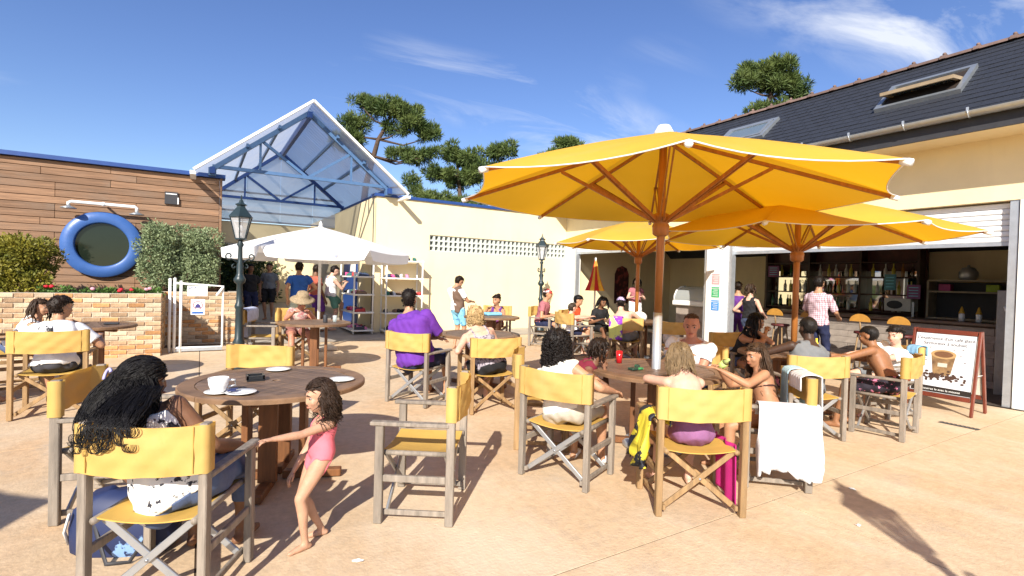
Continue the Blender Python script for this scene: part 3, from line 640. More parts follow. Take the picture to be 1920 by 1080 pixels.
# ---------------------------------------------------------------- yellow umbrellas
m_ucan = mat('umbrella_canvas', (.84, .55, .075), .8, var=.05, scale=2.5, bump=.5, bscale=3.5, trans=.46, tcol=(.96, .45, .004))
weather(m_ucan, (.80, .58, .20), .5, 1.1, (1, 1, 1), .5, .8)
m_uwood = mat('umbrella_wood', (.33, .125, .03), .4, var=.25, scale=5, stretch=(5, 5, .6))
m_cap = mat('white_plastic', (.78, .77, .73), .4, var=.04)
def make_umbrella(label, x, y, zc, R, th, apex, hub, zg, group, low=.6):
    t = thing('umbrella', label, 'umbrella', (x, y, zg), 0, group)
    zc -= zg; apex -= zg; hub -= zg
    T = [(R*math.cos(th+k*math.pi/4), R*math.sin(th+k*math.pi/4), zc) for k in range(8)]
    A = Vector((0, 0, apex-.06))
    for k in range(8):                             # eight canvas gores, slack towards their hems
        a, b = Vector(T[k]), Vector(T[(k+1) % 8]); mb = MB(); nr, nc_ = 8, 8; vs = []
        for i in range(nr+1):
            f = i/nr
            for j in range(nc_+1):
                g_ = j/nc_; p = A.lerp(a.lerp(b, g_), .03+.97*f)
                arch = 4*g_*(1-g_); p.z += .05*math.sin(math.pi*f)*.5 - .035*arch*f*f
                if f > .99: p += Vector((-(a+b).x, -(a+b).y, 0)).normalized()*.09*arch
                elif f > .8: p += Vector((-(a+b).x, -(a+b).y, 0)).normalized()*.03*arch*f
                vs.append(p)
        w = nc_+1; mb.add(vs, [(i*w+j, i*w+j+1, (i+1)*w+j+1, (i+1)*w+j) for i in range(nr) for j in range(nc_)], True)
        mb.obj('canopy_panel', m_ucan, t)
        hem = vs[-w:]; mb = MB(); mb.tube(hem, .0055, 5); mb.obj('hem', m_cap, t)
    hubc = Vector((0, 0, hub+.04))
    for k in range(8):
        tp = Vector(T[k]); inn = Vector((tp.x*.035, tp.y*.035, apex-.14)); en = Vector((tp.x*1.0, tp.y*1.0, zc-.022))
        mb = MB(); mb.beam(inn, en, .022, .034, (0, 0, 1), .003); rb_ = mb.obj('rib', m_uwood, t)
        mid = inn.lerp(en, .47)-Vector((0, 0, .02)); st = hubc+Vector((tp.x/R*.06, tp.y/R*.06, 0))
        side = Vector((-tp.y, tp.x, 0)).normalized()*.017
        mb = MB(); mb.beam(st+side, mid+side, .012, .030, (0, 0, 1)); mb.beam(st-side, mid-side, .012, .030, (0, 0, 1)); mb.obj('strut', m_uwood, t)
        mb = MB(); d = (en-inn).normalized(); mb.tube([en-d*.05, en+d*.015], .024, 8); mb.obj('tip_cap', m_cap, rb_)
    mb = MB(); mb.tube([(0, 0, low), (0, 0, apex-.08)], .036, 14); mb.obj('pole', m_uwood, t)
    mb = MB(); mb.tube([(0, 0, .02), (0, 0, low+.33)], .042, 14); mb.lathe([(.30, 0), (.30, .035), (.27, .06), (.06, .075), (.055, .14)], (0, 0, .0), 24); mb.obj('base', m_steel, t)
    mb = MB(); mb.lathe([(.05, -.10), (.075, -.08), (.08, .0), (.065, .03), (.085, .06), (.085, .10), (.05, .12)], (0, 0, hub), 16); mb.obj('hub', m_uwood, t)
    mb = MB(); mb.lathe([(.095, -.045), (.09, -.015), (.072, .015), (.066, .028), (.055, .045), (.015, .055)], (0, 0, apex-.045), 20); mb.obj('finial', m_cap, t)
    mb = MB(); mb.tube([(.045, .0, hub-.05), (.05, .01, hub+.3), (.04, .0, apex-.25)], .004, 5); mb.tube([(.06, 0, hub-.05), (.07, .02, 1.4), (.05, 0, .95)], .004, 5); mb.obj('cord', m_cap, t)
    return t
UGR = 'yellow umbrellas with wooden ribs'
make_umbrella('large yellow umbrella on a wooden pole, nearest the camera', 3.73, 3.41, 2.385, 1.97, R_(-133.5), 3.06, 2.11, .002, UGR, .95)
make_umbrella('yellow umbrella in front of the bar opening on the right', 6.31, 3.55, 2.20, 1.75, R_(-115), 2.80, 1.98, .002, UGR, .4)
make_umbrella('small-looking yellow umbrella farthest back beneath the other two', 7.48, 7.40, 2.33, 1.68, R_(-122), 2.92, 2.05, gz(7.4), UGR, .4)
make_umbrella('yellow umbrella standing out of view that shades the left foreground', -5.15, 1.2, 2.3, 1.9, R_(10), 2.95, 2.05, 0, UGR, .4)

# ================================================================ SINGLE THINGS
# lamp posts
m_iron = mat('green_black_iron', (.018, .032, .036), .4, var=.2, spec=.5)
m_lglass = glass('lantern_glass', (.85, .85, .85), .1, .35)
def make_lamp():
    t = thing('lamp_post', 'x', 'lamp post', group='lantern lamp posts')
    mb = MB(); mb.lathe([(.16, 0), (.16, .05), (.12, .08), (.10, .30), (.075, .36), (.085, .40), (.055, .46), (.05, .9), (.065, .93), (.065, .96), (.045, 1.0), (.040, 1.28), (.075, 1.31), (.085, 1.36), (.06, 1.40), (.045, 1.44), (.05, 1.55), (.035, 1.62), (.03, 1.84), (.05, 1.88), (.028, 1.92), (.04, 1.97)], n=14); mb.obj('post', m_iron, t)
    for s_ in (-1, 1):
        mb = MB(); pts = [(s_*(.03+.02*i), 0, 1.60+.02*i-.0015*i*i) for i in range(6)]
        for k in range(15):
            a = -math.pi/2+k*.42; r = .058*(1-k/20); pts.append((s_*(.155+r*math.cos(a)), 0, 1.70+r*math.sin(a)))
        mb.tube(pts, .011, 6); pts = []
        for k in range(12):
            a = math.pi/2+k*.45; r = .035*(1-k/18); pts.append((s_*(.085-r*math.cos(a)), 0, 1.545+r*math.sin(a)))
        mb.tube(pts, .009, 6); mb.obj('scroll', m_iron, t)
    n = 6; Rb, Rt, z0, z1 = .075, .155, 1.97, 2.29
    h = lambda r, z, k: (r*math.cos(2*math.pi*k/n), r*math.sin(2*math.pi*k/n), z)
    mb = MB(); mb.lathe([(.05, 1.94), (.085, 1.955), (.085, 1.975)], n=n, smooth=False)
    for k in range(n): mb.beam(h(Rb, z0, k), h(Rt, z1, k), .014, .014); mb.beam(h(Rt, z1, k), h(Rt, z1, k+1), .02, .02)
    mb.obj('lantern_frame', m_iron, t)
    for k in range(n):
        mb = MB(); mb.add([h(Rb*.98, z0, k), h(Rb*.98, z0, k+1), h(Rt*.98, z1, k+1), h(Rt*.98, z1, k)], [(0, 1, 2, 3)]); mb.obj('pane', m_lglass, t)
    mb = MB(); mb.lathe([(.175, 2.29), (.17, 2.305), (.065, 2.44), (.06, 2.46), (.085, 2.475), (.085, 2.485), (.04, 2.51), (.025, 2.55), (.012, 2.56), (.012, 2.60), (.002, 2.63)], n=6, smooth=False); mb.obj('lantern_roof', m_iron, t)
    mb = MB(); mb.tube([(0, 0, 1.96), (0, 0, 2.06)], .02, 8); mb.ball((0, 0, 2.12), (.035, .035, .06)); mb.obj('bulb', m_white, t)
    return t
LP, UL = make_lamp(), []
place(LP, UL, (.50, 8.72, gz(8.72)), .3, 'tall dark lantern lamp post beside the white gate')
place(LP, UL, (7.45, 10.75, gz(10.75)), .5, 'dark lantern lamp post in front of the pale yellow wall')
place(LP, UL, (1.62, -1.2, 0), .2, 'lamp post behind the viewer that throws the lantern shadow')

# white parasol
wp = thing('white_parasol', 'big white parasol in front of the passage', 'umbrella', (1.93, 10.2, gz(10.2)))
m_wcan = mat('white_canvas', (.86, .86, .84), .8, var=.02, trans=.2, bump=.05, bscale=200)
Rw, zc, za = 1.68, 1.86, 2.34; th = R_(-133)
T = [(Rw*math.cos(th+k*math.pi/3), Rw*math.sin(th+k*math.pi/3), zc) for k in range(6)]
for k in range(6):
    a, b = Vector(T[k]), Vector(T[(k+1) % 6]); A = Vector((0, 0, za)); vs = []; n = 8
    for i in range(n+1):
        for j in range(n+1):
            p = A.lerp(a.lerp(b, j/n), .02+.98*i/n); p.z -= .03*4*(j/n)*(1-j/n)*(i/n)**2; p.z += .06*math.sin(math.pi*i/n)*.4; vs.append(p)
    mb = MB(); mb.add(vs, [(i*(n+1)+j, i*(n+1)+j+1, (i+1)*(n+1)+j+1, (i+1)*(n+1)+j) for i in range(n) for j in range(n)], True); mb.obj('canopy_panel', m_wcan, wp)
    ed = vs[-(n+1):]; mb = MB(); cut = [Vector((0, 0, -.17))]*(n+1)
    low = [p+Vector((0, 0, -.17))+(b-a)*(.06 if j == 0 else (-.06 if j == n else 0))+Vector((p.x, p.y, 0))*.01 for j, p in enumerate(ed)]
    mb.add(ed+low, [(j, j+1, n+2+j, n+1+j) for j in range(n)], True); vl = mb.obj('valance', m_wcan, wp)
    if k == 0:
        mid = (a+b)/2; dx = (b-a).normalized(); nrm = Vector((mid.x, mid.y, 0)).normalized()
        Mx = frame(mid+nrm*.034+Vector((0, 0, -.115))+dx*.45, dx, (0, 0, 1))
        text('lettering', '\u25C0 CARISTA', .075, Mx, mat('faded_print', (.35, .38, .5), .8), wp, .0008)
    mb = MB(); mb.beam((0, 0, za-.05), (T[k][0]*.98, T[k][1]*.98, zc-.02), .015, .02); mb.obj('rib', m_cap, wp)
mb = MB(); mb.tube([(0, 0, .04), (0, 0, za-.02)], .028, 12); mb.obj('pole', m_cap, wp)
mb = MB(); mb.lathe([(.02, 0), (.05, .01), (.03, .05), (.035, .07), (.012, .11), (.004, .13)], (0, 0, za-.02), 12); mb.obj('finial', m_cap, wp)
mb = MB(); mb.box((0, 0, .03), (.6, .6, .06), .01); mb.obj('base', m_mortar, wp)

# white gate with two notices
gt = thing('white_gate', 'white tubular gate with two notices between brick walls', 'gate', (-.42, 10.47, gz(10.47)))
mb = MB()
for x, h_ in ((-.03, 1.26), (.04, 1.27), (.13, 1.22)): mb.tube([(x, 0, 0), (x, 0, h_)], .022, 8); mb.ball((x, 0, h_), .026, 8, 5)
mb.obj('post', m_white, gt)
mb = MB(); mb.tube([(.04, 0, 1.2), (.76, 0, 1.16), (.76, 0, .08), (.04, 0, .08)], .020, 8); mb.obj('gate_frame', m_white, gt)
mb = MB(); mb.box((.4, 0, .05), (.72, .03, .06)); mb.obj('bottom_rail', m_steel, gt)
mb = MB(); mb.tube([(.76, -.02, 1.14), (.70, -.04, 1.05), (.66, -.04, .99)], .024, 7); mb.obj('latch', m_white, gt)
mb = MB(); mb.box((.37, -.026, 1.07), (.30, .006, .18)); s1 = mb.obj('notice', m_white, gt)
mb = MB(); mb.tube([(.24, -.031, 1.11), (.28, -.031, 1.13), (.33, -.031, 1.12), (.35, -.031, 1.145)], .008, 5)
for q in range(3): mb.box((.40, -.0305, 1.08-.03*q), (.18, .002, .006))
mb.obj('print', mat('print_blue_grey', (.25, .28, .45), .7), s1)
mb = MB(); mb.box((.38, -.026, .79), (.21, .006, .27)); s2 = mb.obj('notice', m_white, gt)
mb = MB(); mb.box((.38, -.0305, .69), (.17, .002, .035)); mb.obj('print', mat('print_blue', (.03, .12, .4), .7), s2)
mb = MB(); n = 24
vs = [((.38+r*math.cos(2*math.pi*k/n)), -.0305, .82+r*math.sin(2*math.pi*k/n)) for r in (.075, .062) for k in range(n)]
mb.add(vs, [(k, n+k, n+(k+1) % n, (k+1) % n) for k in range(n)]); mb.obj('print_ring', mat('print_red', (.6, .12, .15), .7), s2)
mb = MB(); mb.prism([(-.045, -.04), (.045, -.04), (.03, .01), (0, .035), (-.03, .01)], 0, .001, frame((.38, -.0312, .815), (1, 0, 0), (0, 0, 1))); mb.obj('print_figure', mat('print_navy', (.05, .04, .18), .7), s2)

# shoe shelves
m_shelf = mat('white_plastic_shelf', (.76, .75, .70), .5, var=.04)
SHC = [(.02, .02, .025), (.05, .05, .07), (.6, .08, .25), (.75, .75, .75), (.04, .06, .12), (.45, .05, .05), (.18, .12, .08), (.02, .12, .10), (.7, .25, .45)]
def shoe_mesh(i, c):
    b = MB(); b.tube([(0, -.12, .035), (0, -.07, .04), (0, 0, .042), (0, .07, .032), (0, .125, .022)], [.028, .038, .036, .040, .022], 8); b.box((0, 0, .008), (.075, .25, .014)); b.tube([(0, -.09, .05), (0, -.085, .085)], [.034, .036], 8)
    me = b.mesh('shoe'); me.materials.append(mat('shoe_%d' % i, c, .6, var=.15)); return me
SHM = [shoe_mesh(i, c) for i, c in enumerate(SHC)]
def shelf(x0, x1, y0, y1, label, along, seed):
    cx_, cy_ = (x0+x1)/2, (y0+y1)/2; zg = gz(cy_); t = thing('shoe_rack', label, 'shelf', (cx_, cy_, zg), 0, 'white plastic shoe racks by the passage')
    w, d = (x1-x0)/2, (y1-y0)/2; lv = [.08, .50, .92, 1.34, 1.76]; r_ = random.Random(seed)
    for z in lv:
        mb = MB(); mb.box((0, 0, z), (2*w, 2*d, .035), .004); mb.obj('shelf_board', m_shelf, t)
    for sx in (-1, 1):
        for sy in (-1, 1): mb = MB(); mb.tube([(sx*(w-.03), sy*(d-.03), 0), (sx*(w-.03), sy*(d-.03), 1.80)], .02, 8); mb.obj('upright', m_shelf, t)
    lng = 2*w if along == 'x' else 2*d; k = 0
    for z in lv:
        u = .08
        while u < lng-.08:
            if r_.random() < (.9 if z < 1.7 else .35):
                off = r_.uniform(-.08, .08); pz = z+.0185
                p = (-w+u, off-.05, pz) if along == 'x' else (off*.6-.03, -d+u, pz)
                rot = (r_.choice((0, 3.14))+r_.uniform(-.3, .3)) if along == 'x' else (1.57*r_.choice((-1, 1))+r_.uniform(-.3, .3))
                s_ = inst('shoe', SHM[r_.randrange(len(SHM))], None, (cx_+p[0], cy_+p[1], zg+p[2]), (0, 0, rot)); SHOES.append((s_, label, z, p))
            u += r_.uniform(.085, .15)
SHOES = []
shelf(3.0, 3.5, 11.92, 13.3, 'white shoe rack standing end-on against the passage corner', 'y', 4)
shelf(3.72, 4.68, 11.80, 12.24, 'white shoe rack standing along the pale yellow wall', 'x', 9)
names = {0: 'black', 1: 'charcoal', 2: 'magenta', 3: 'white', 4: 'navy', 5: 'dark red', 6: 'brown', 7: 'dark green', 8: 'pink'}
levels = {.08: 'bottom', .50: 'second', .92: 'middle', 1.34: 'fourth', 1.76: 'top'}
for s_, lb, z, p in SHOES:
    c = names[SHM.index(s_.data)]; w = 'end-on rack' if 'end-on' in lb else 'rack along the wall'
    tag(s_, '%s shoe on the %s shelf of the %s' % (c, levels[z], w), 'shoe', '%s shoes on the %s shelf of the %s' % (c, levels[z], w))

# folding easel sign
es = thing('easel_sign', 'brown wooden A-frame sign with a coffee cup poster', 'sign', (8.45, 2.72, .002))
m_maho = mat('mahogany', (.155, .035, .02), .4, var=.25, scale=6)
for s_, nm in ((-1, 'front_panel'), (1, 'rear_panel')):
    bt, tp = s_*.24, s_*.02; H_ = 1.06
    pz = lambda z: bt+(tp-bt)*z/H_
    mb = MB()
    for y in (-.345, .345): mb.beam((bt, y, 0), (tp, y, H_), .05, .028, (0, 1, 0), .004)
    for z in (.20, 1.03): mb.beam((pz(z), -.32, z), (pz(z), .32, z), .028, .055, (0, 0, 1), .004)
    fr = mb.obj(nm, m_maho, es)
    up = Vector((tp-bt, 0, H_)).normalized(); Mx = frame(((bt+tp)/2+s_*.003+(-.004 if s_ < 0 else .004), 0, .615), (0, -s_*-1, 0) if s_ > 0 else (0, -1, 0), up)
    Mx = frame((pz(.615)+s_*.0, 0, .615), (0, -1, 0) if s_ < 0 else (0, 1, 0), up)
    mb = MB(); mb.box((0, 0, .0), (.64, .78, .010), 0, Mx); bd = mb.obj('board', mat('poster_paper', (.62, .64, .68), .5, var=.06, scale=3) if s_ < 0 else mat('plain_board', (.62, .58, .5), .7), es)
    if s_ < 0:
        kb = mat('print_black', (.02, .015, .012), .6); F = lambda x, y, z: Mx @ Matrix.Translation((x, y, z))
        text('headline', "L'exp\u00e9rience d'un caf\u00e9 glac\u00e9", .0545, F(0, .325, .006), kb, bd, .0006)
        text('headline', "Savoureux \u00e0 souhait", .056, F(0, .260, .006), kb, bd, .0006)
        b = MB(); b.prism([(-.31, -.385), (.32, -.385), (.32, -.318), (-.31, -.305)], .0055, .0062, Mx); b.obj('footer_band', kb, bd)
        text('footer', "D\u00e9couvrez le avec la mousse", .038, F(-.01, -.35, .0066), m_white, bd, .0004)
        b = MB(); b.prism([(-.13, .12), (-.095, -.13), (-.07, -.155), (.07, -.155), (.095, -.13), (.13, .12)], .0055, .0066, Mx); b.obj('cup_picture', mat('print_coffee', (.10, .055, .03), .6, col2=(.35, .22, .10), scale=12), bd)
        for rx, ry, z, c in ((.135, .06, .0070, (.42, .27, .12)), (.10, .04, .0076, (.16, .075, .035))):
            b = MB(); b.prism([(rx*math.cos(k*math.pi/12), .12+ry*math.sin(k*math.pi/12)) for k in range(24)], .0066, z, Mx); b.obj('cup_picture', mat('print_%d' % int(rx*1000), c, .6), bd)
        b = MB(); b.box((0, -.02, .0072), (.10, .05, .001), 0, Mx); b.obj('cup_picture', mat('print_pale', (.5, .5, .42), .6), bd)
        rq = random.Random(2); b = MB()
        for k in range(70):
            x = rq.gauss(0, .14); y = -.17+rq.gauss(0, .035)-abs(x)*.05
            if abs(x) < .3: b.prism([(x+.02*math.cos(a)*rq.uniform(.6, 1.1), y+.014*math.sin(a)) for a in (0, 1.05, 2.1, 3.14, 4.2, 5.2)], .0056, .0080+k*.00001, Mx)
        for k in range(16):
            x, y = rq.uniform(-.25, .27), rq.uniform(.0, .22)
            if abs(x) > .13 or y > .17: b.prism([(x+.014*math.cos(a), y+.008*math.sin(a+.7)) for a in (0, 1.5, 3.1, 4.6)], .0056, .0067, Mx)
        b.obj('bean_picture', mat('print_bean', (.06, .03, .02), .6), bd)['kind'] = 'stuff'
mb = MB(); mb.tube([(-.13, -.34, .5), (.13, -.34, .5)], .006, 5); mb.obj('stay', m_cap, es)

# drain grate
dg_ = thing('drain_grate', 'small grey drain grate in the terrace by the easel sign', 'drain', (7.58, 2.30, .001))
for k in range(9): mb = MB(); mb.box((-.0, -.16+.04*k, .004), (.07, .022, .006)); mb.obj('slot_bar', mat('grate', (.10, .09, .08), .6), dg_)
mb = MB(); mb.box((0, 0, .001), (.09, .37, .002)); mb.obj('tray', mat('grate_tray', (.03, .03, .03), .8), dg_)

# things on the tables
zt = .747
def cyl_thing(name, label, cat, loc, prof, m, n=20):
    mb = MB(); mb.lathe(prof, n=n); return tag(mb.obj(name, m, None, loc), label, cat)
m_china = mat('white_china', (.82, .82, .80), .15, var=.02, spec=.6)
SAU = [(.02, 0), (.05, .003), (.085, .014), (.083, .017), (.045, .008), (.01, .006)]
cyl_thing('saucer', 'white saucer under the coffee cup', 'saucer', (.11, 3.86, zt), SAU, m_china, 28)
cp = thing('coffee_cup', 'white coffee cup on its saucer on the nearest table', 'cup', (.11, 3.86, zt+.009)); cp.scale = (1.28, 1.28, 1.28)
mb = MB(); mb.lathe([(.026, 0), (.034, .01), (.046, .04), (.049, .075), (.046, .075), (.042, .04), (.02, .012)], n=24); mb.obj('cup_body', m_china, cp)
mb = MB(); mb.tube([(.045, 0, .06), (.075, 0, .058), (.078, 0, .03), (.042, 0, .024)], .006, 6); mb.obj('handle', m_china, cp)
for k, (x, y, lb) in enumerate(((.24, 3.80, 'white plate beside the coffee cup'), (.56, 4.60, 'white plate on the far side of the nearest table'), (.93, 3.98, 'white plate behind the girl in pink'))):
    cyl_thing('plate', lb, 'plate', (x, y, zt), [(.03, 0), (.06, .003), (.095, .012), (.093, .015), (.06, .007), (.01, .006)], m_china, 28)
ws = MB(); ws.box((0, 0, .006), (.05, .03, .012), .003); ws.box((.015, .012, .014), (.045, .02, .008), .002); tag(ws.obj('sugar_packet', mat('packet_navy', (.03, .04, .12), .4), None, (.185, 3.83, zt+.013)), 'dark blue sugar packets beside the coffee cup', 'packet')
mb = MB(); mb.prism([(-.06, -.06), (.06, -.06), (.06, .06), (-.06, .06)], 0, .012); 
for q in range(4): mb.box((.054*math.cos(q*math.pi/2), .054*math.sin(q*math.pi/2), .024), (.012 if q % 2 == 0 else .12, .12 if q % 2 == 0 else .012, .028))
tag(mb.obj('ashtray', mat('black_glass', (.02, .022, .025), .25), None, (.36, 4.25, zt)), 'square black ashtray on the nearest table', 'ashtray')
cyl_thing('drinking_glass', 'tall red drink glass on the big umbrella table', 'glass', (3.62, 3.80, zt), [(.028, 0), (.034, .12), (.031, .12), (.026, .01)], mat('red_drink', (.5, .01, .015), .15, spec=.6))
mb = MB(); mb.box((0, 0, .012), (.14, .07, .022), .006); mb.box((.07, .05, .02), (.05, .05, .035), .012); tag(mb.obj('phone_case', mat('green_black_plastic', (.02, .05, .035), .3, col2=(.05, .3, .1), scale=20, thr=(.55, .6)), None, (3.48, 3.43, zt), ), 'dark phone and green lighter on the big umbrella table', 'phone')
cyl_thing('drinking_can', 'dark can on the straw-hat table', 'can', (1.62, 8.05, zt+gz(8.2)), [(.03, 0), (.033, .01), (.033, .11), (.026, .12)], m_dark)
cyl_thing('drinking_glass', 'clear tumbler on the straw-hat table', 'glass', (1.78, 8.15, zt+gz(8.2)), [(.028, 0), (.032, .1), (.029, .1), (.024, .01)], glass('tumbler', (.9, .95, .95), .02, .3))
mb = MB(); mb.box((0, 0, .012), (.16, .09, .024), .008); tag(mb.obj('sunglasses_case', m_dark, None, (-.98, 8.32, zt+gz(8.35))), 'black case on the table by the brick planter', 'case')
cyl_thing('drinking_bottle', 'yellow bottle on the right-hand umbrella table', 'bottle', (6.45, 3.35, zt), [(.03, 0), (.032, .12), (.012, .16), (.012, .2)], mat('yellow_drink', (.7, .5, .03), .25))
cyl_thing('drinking_glass', 'yellow cup on the right-hand umbrella table', 'glass', (6.25, 3.2, zt), [(.03, 0), (.036, .1), (.033, .1), (.026, .01)], mat('yellow_drink', (.7, .5, .03), .25))
mb = MB(); mb.ball((0, 0, .15), .15, 18, 12); tag(mb.obj('ball', m_cap, None, (7.25, 6.30, gz(6.3)+.415)), 'white ball on the seat of the empty chair', 'ball')
mb = MB(); mb.ball((0, 0, .11), (.14, .14, .11), 18, 10); tag(mb.obj('sun_hat', m_cap, None, (7.16, 7.0, gz(7.4)+.748)), 'white sun hat on the table edge under the farthest umbrella', 'hat')

# bag behind the long-haired woman
bg_ = thing('beach_bag', 'navy and light blue beach bag on the ground under the nearest chair', 'bag', (-.33, 3.50, .001), R_(-25))
mb = MB(); nb = 20; prf = [(.0, .9), (.03, 1.0), (.13, 1.03), (.24, .95), (.30, .75), (.33, .35)]
for k in range(len(prf)-1):
    pass
vs = [(.26*s_*math.copysign(abs(math.cos(2*math.pi*j/nb))**.6, math.cos(2*math.pi*j/nb)), .12*s_*math.copysign(abs(math.sin(2*math.pi*j/nb))**.6, math.sin(2*math.pi*j/nb)), z+.012*math.sin(5*j+z*20)*(z > 0)) for z, s_ in prf for j in range(nb)]
mb.add(vs, [(i*nb+j, i*nb+(j+1) % nb, (i+1)*nb+(j+1) % nb, (i+1)*nb+j) for i in range(len(prf)-1) for j in range(nb)]+[tuple(range((len(prf)-1)*nb, len(prf)*nb))], True)
mb.obj('body', mat('navy_nylon', (.018, .028, .085), .55, var=.15, col2=(.22, .36, .62), scale=3.2, thr=(.60, .615)), bg_)
mb = MB(); mb.tube([(-.255, -.06, .06), (-.25, -.10, .14), (-.22, -.11, .24)], .014, 6, flat=.4); mb.obj('white_piping', m_white, bg_)
for s_ in (-1, 1):
    mb = MB(); mb.tube([(-.12, s_*.10, .24), (-.06, s_*.13, .10), (.02, s_*.20, .015), (.12, s_*.18, .012), (.16, s_*.11, .1), (.14, s_*.09, .25)], .011, 6, flat=.35); mb.obj('strap', m_dark, bg_)

# ================================================================ PEOPLE
def V(*a): return np.array(a, float)
def nrm(v): return v/(np.linalg.norm(v)+1e-9)
def ik(a, c, l1, l2, pole):
    """middle joint of a two-bone limb from a to c, bent towards pole; also the end actually reached"""
    d = c-a; L = np.linalg.norm(d); u = nrm(d); L2 = min(L, (l1+l2)*.995); c = a+u*L2
    x = (l1*l1-l2*l2+L2*L2)/(2*L2); h = math.sqrt(max(0, l1*l1-x*x)); p = pole-u*np.dot(pole, u)
    return a+u*x+nrm(p)*h, c
def loft(mb, secs, n=14):
    """secs: centre, side axis, front axis, half width, half depth"""
    vs = []
    for c, sx, fy, w, d in secs:
        for k in range(n):
            a = 2*math.pi*k/n; vs.append(tuple(c+sx*w*math.cos(a)+fy*d*math.sin(a)))
    m = len(secs)
    fs = [(i*n+k, i*n+(k+1) % n, (i+1)*n+(k+1) % n, (i+1)*n+k) for i in range(m-1) for k in range(n)]
    fs += [tuple(range(n-1, -1, -1)), tuple(range((m-1)*n, m*n))]
    mb.add(vs, fs)
def limb(mb, pts, rs, n=10, sq=1.0):
    """rounded tapering tube with ball joints"""
    pts = [np.array(p, float) for p in pts]; secs = []
    for i in range(len(pts)-1):
        pass
    full = []; rr = []
    d0 = nrm(pts[1]-pts[0]); d1 = nrm(pts[-1]-pts[-2])
    for f, q in ((.85, .45), (.5, .83)): full.append(pts[0]-d0*rs[0]*f); rr.append(rs[0]*q)
    full += pts; rr += list(rs)
    for f, q in ((.5, .83), (.85, .45)): full.append(pts[-1]+d1*rs[-1]*f); rr.append(rs[-1]*q)
    ref = None
    for i, p in enumerate(full):
        d = nrm(full[min(i+1, len(full)-1)]-full[max(i-1, 0)])
        if ref is None: ref = V(0, 0, 1) if abs(d[2]) < .8 else V(1, 0, 0)
        a = nrm(ref-d*np.dot(ref, d)); b = np.cross(d, a); ref = a
        secs.append((p, a, b, rr[i], rr[i]*sq))
    loft(mb, secs, n)
def seg_t(P, a, b):
    d = b-a; t = ((P-a)@d)/(d@d); tc = np.clip(t, 0, 1)
    return t, np.linalg.norm(P-(a+tc[:, None]*d), axis=1)
SKIN = {}
def skin(name, c): return mat('skin_'+name, c, .52, var=.16, scale=9, sss=.12, spec=.35, bump=.10, bscale=120)
HAIRM = lambda nm, c: mat('hair_'+nm, c, .5, var=.45, scale=30, stretch=(1, 1, .25), bump=.5, bscale=110, spec=.22)

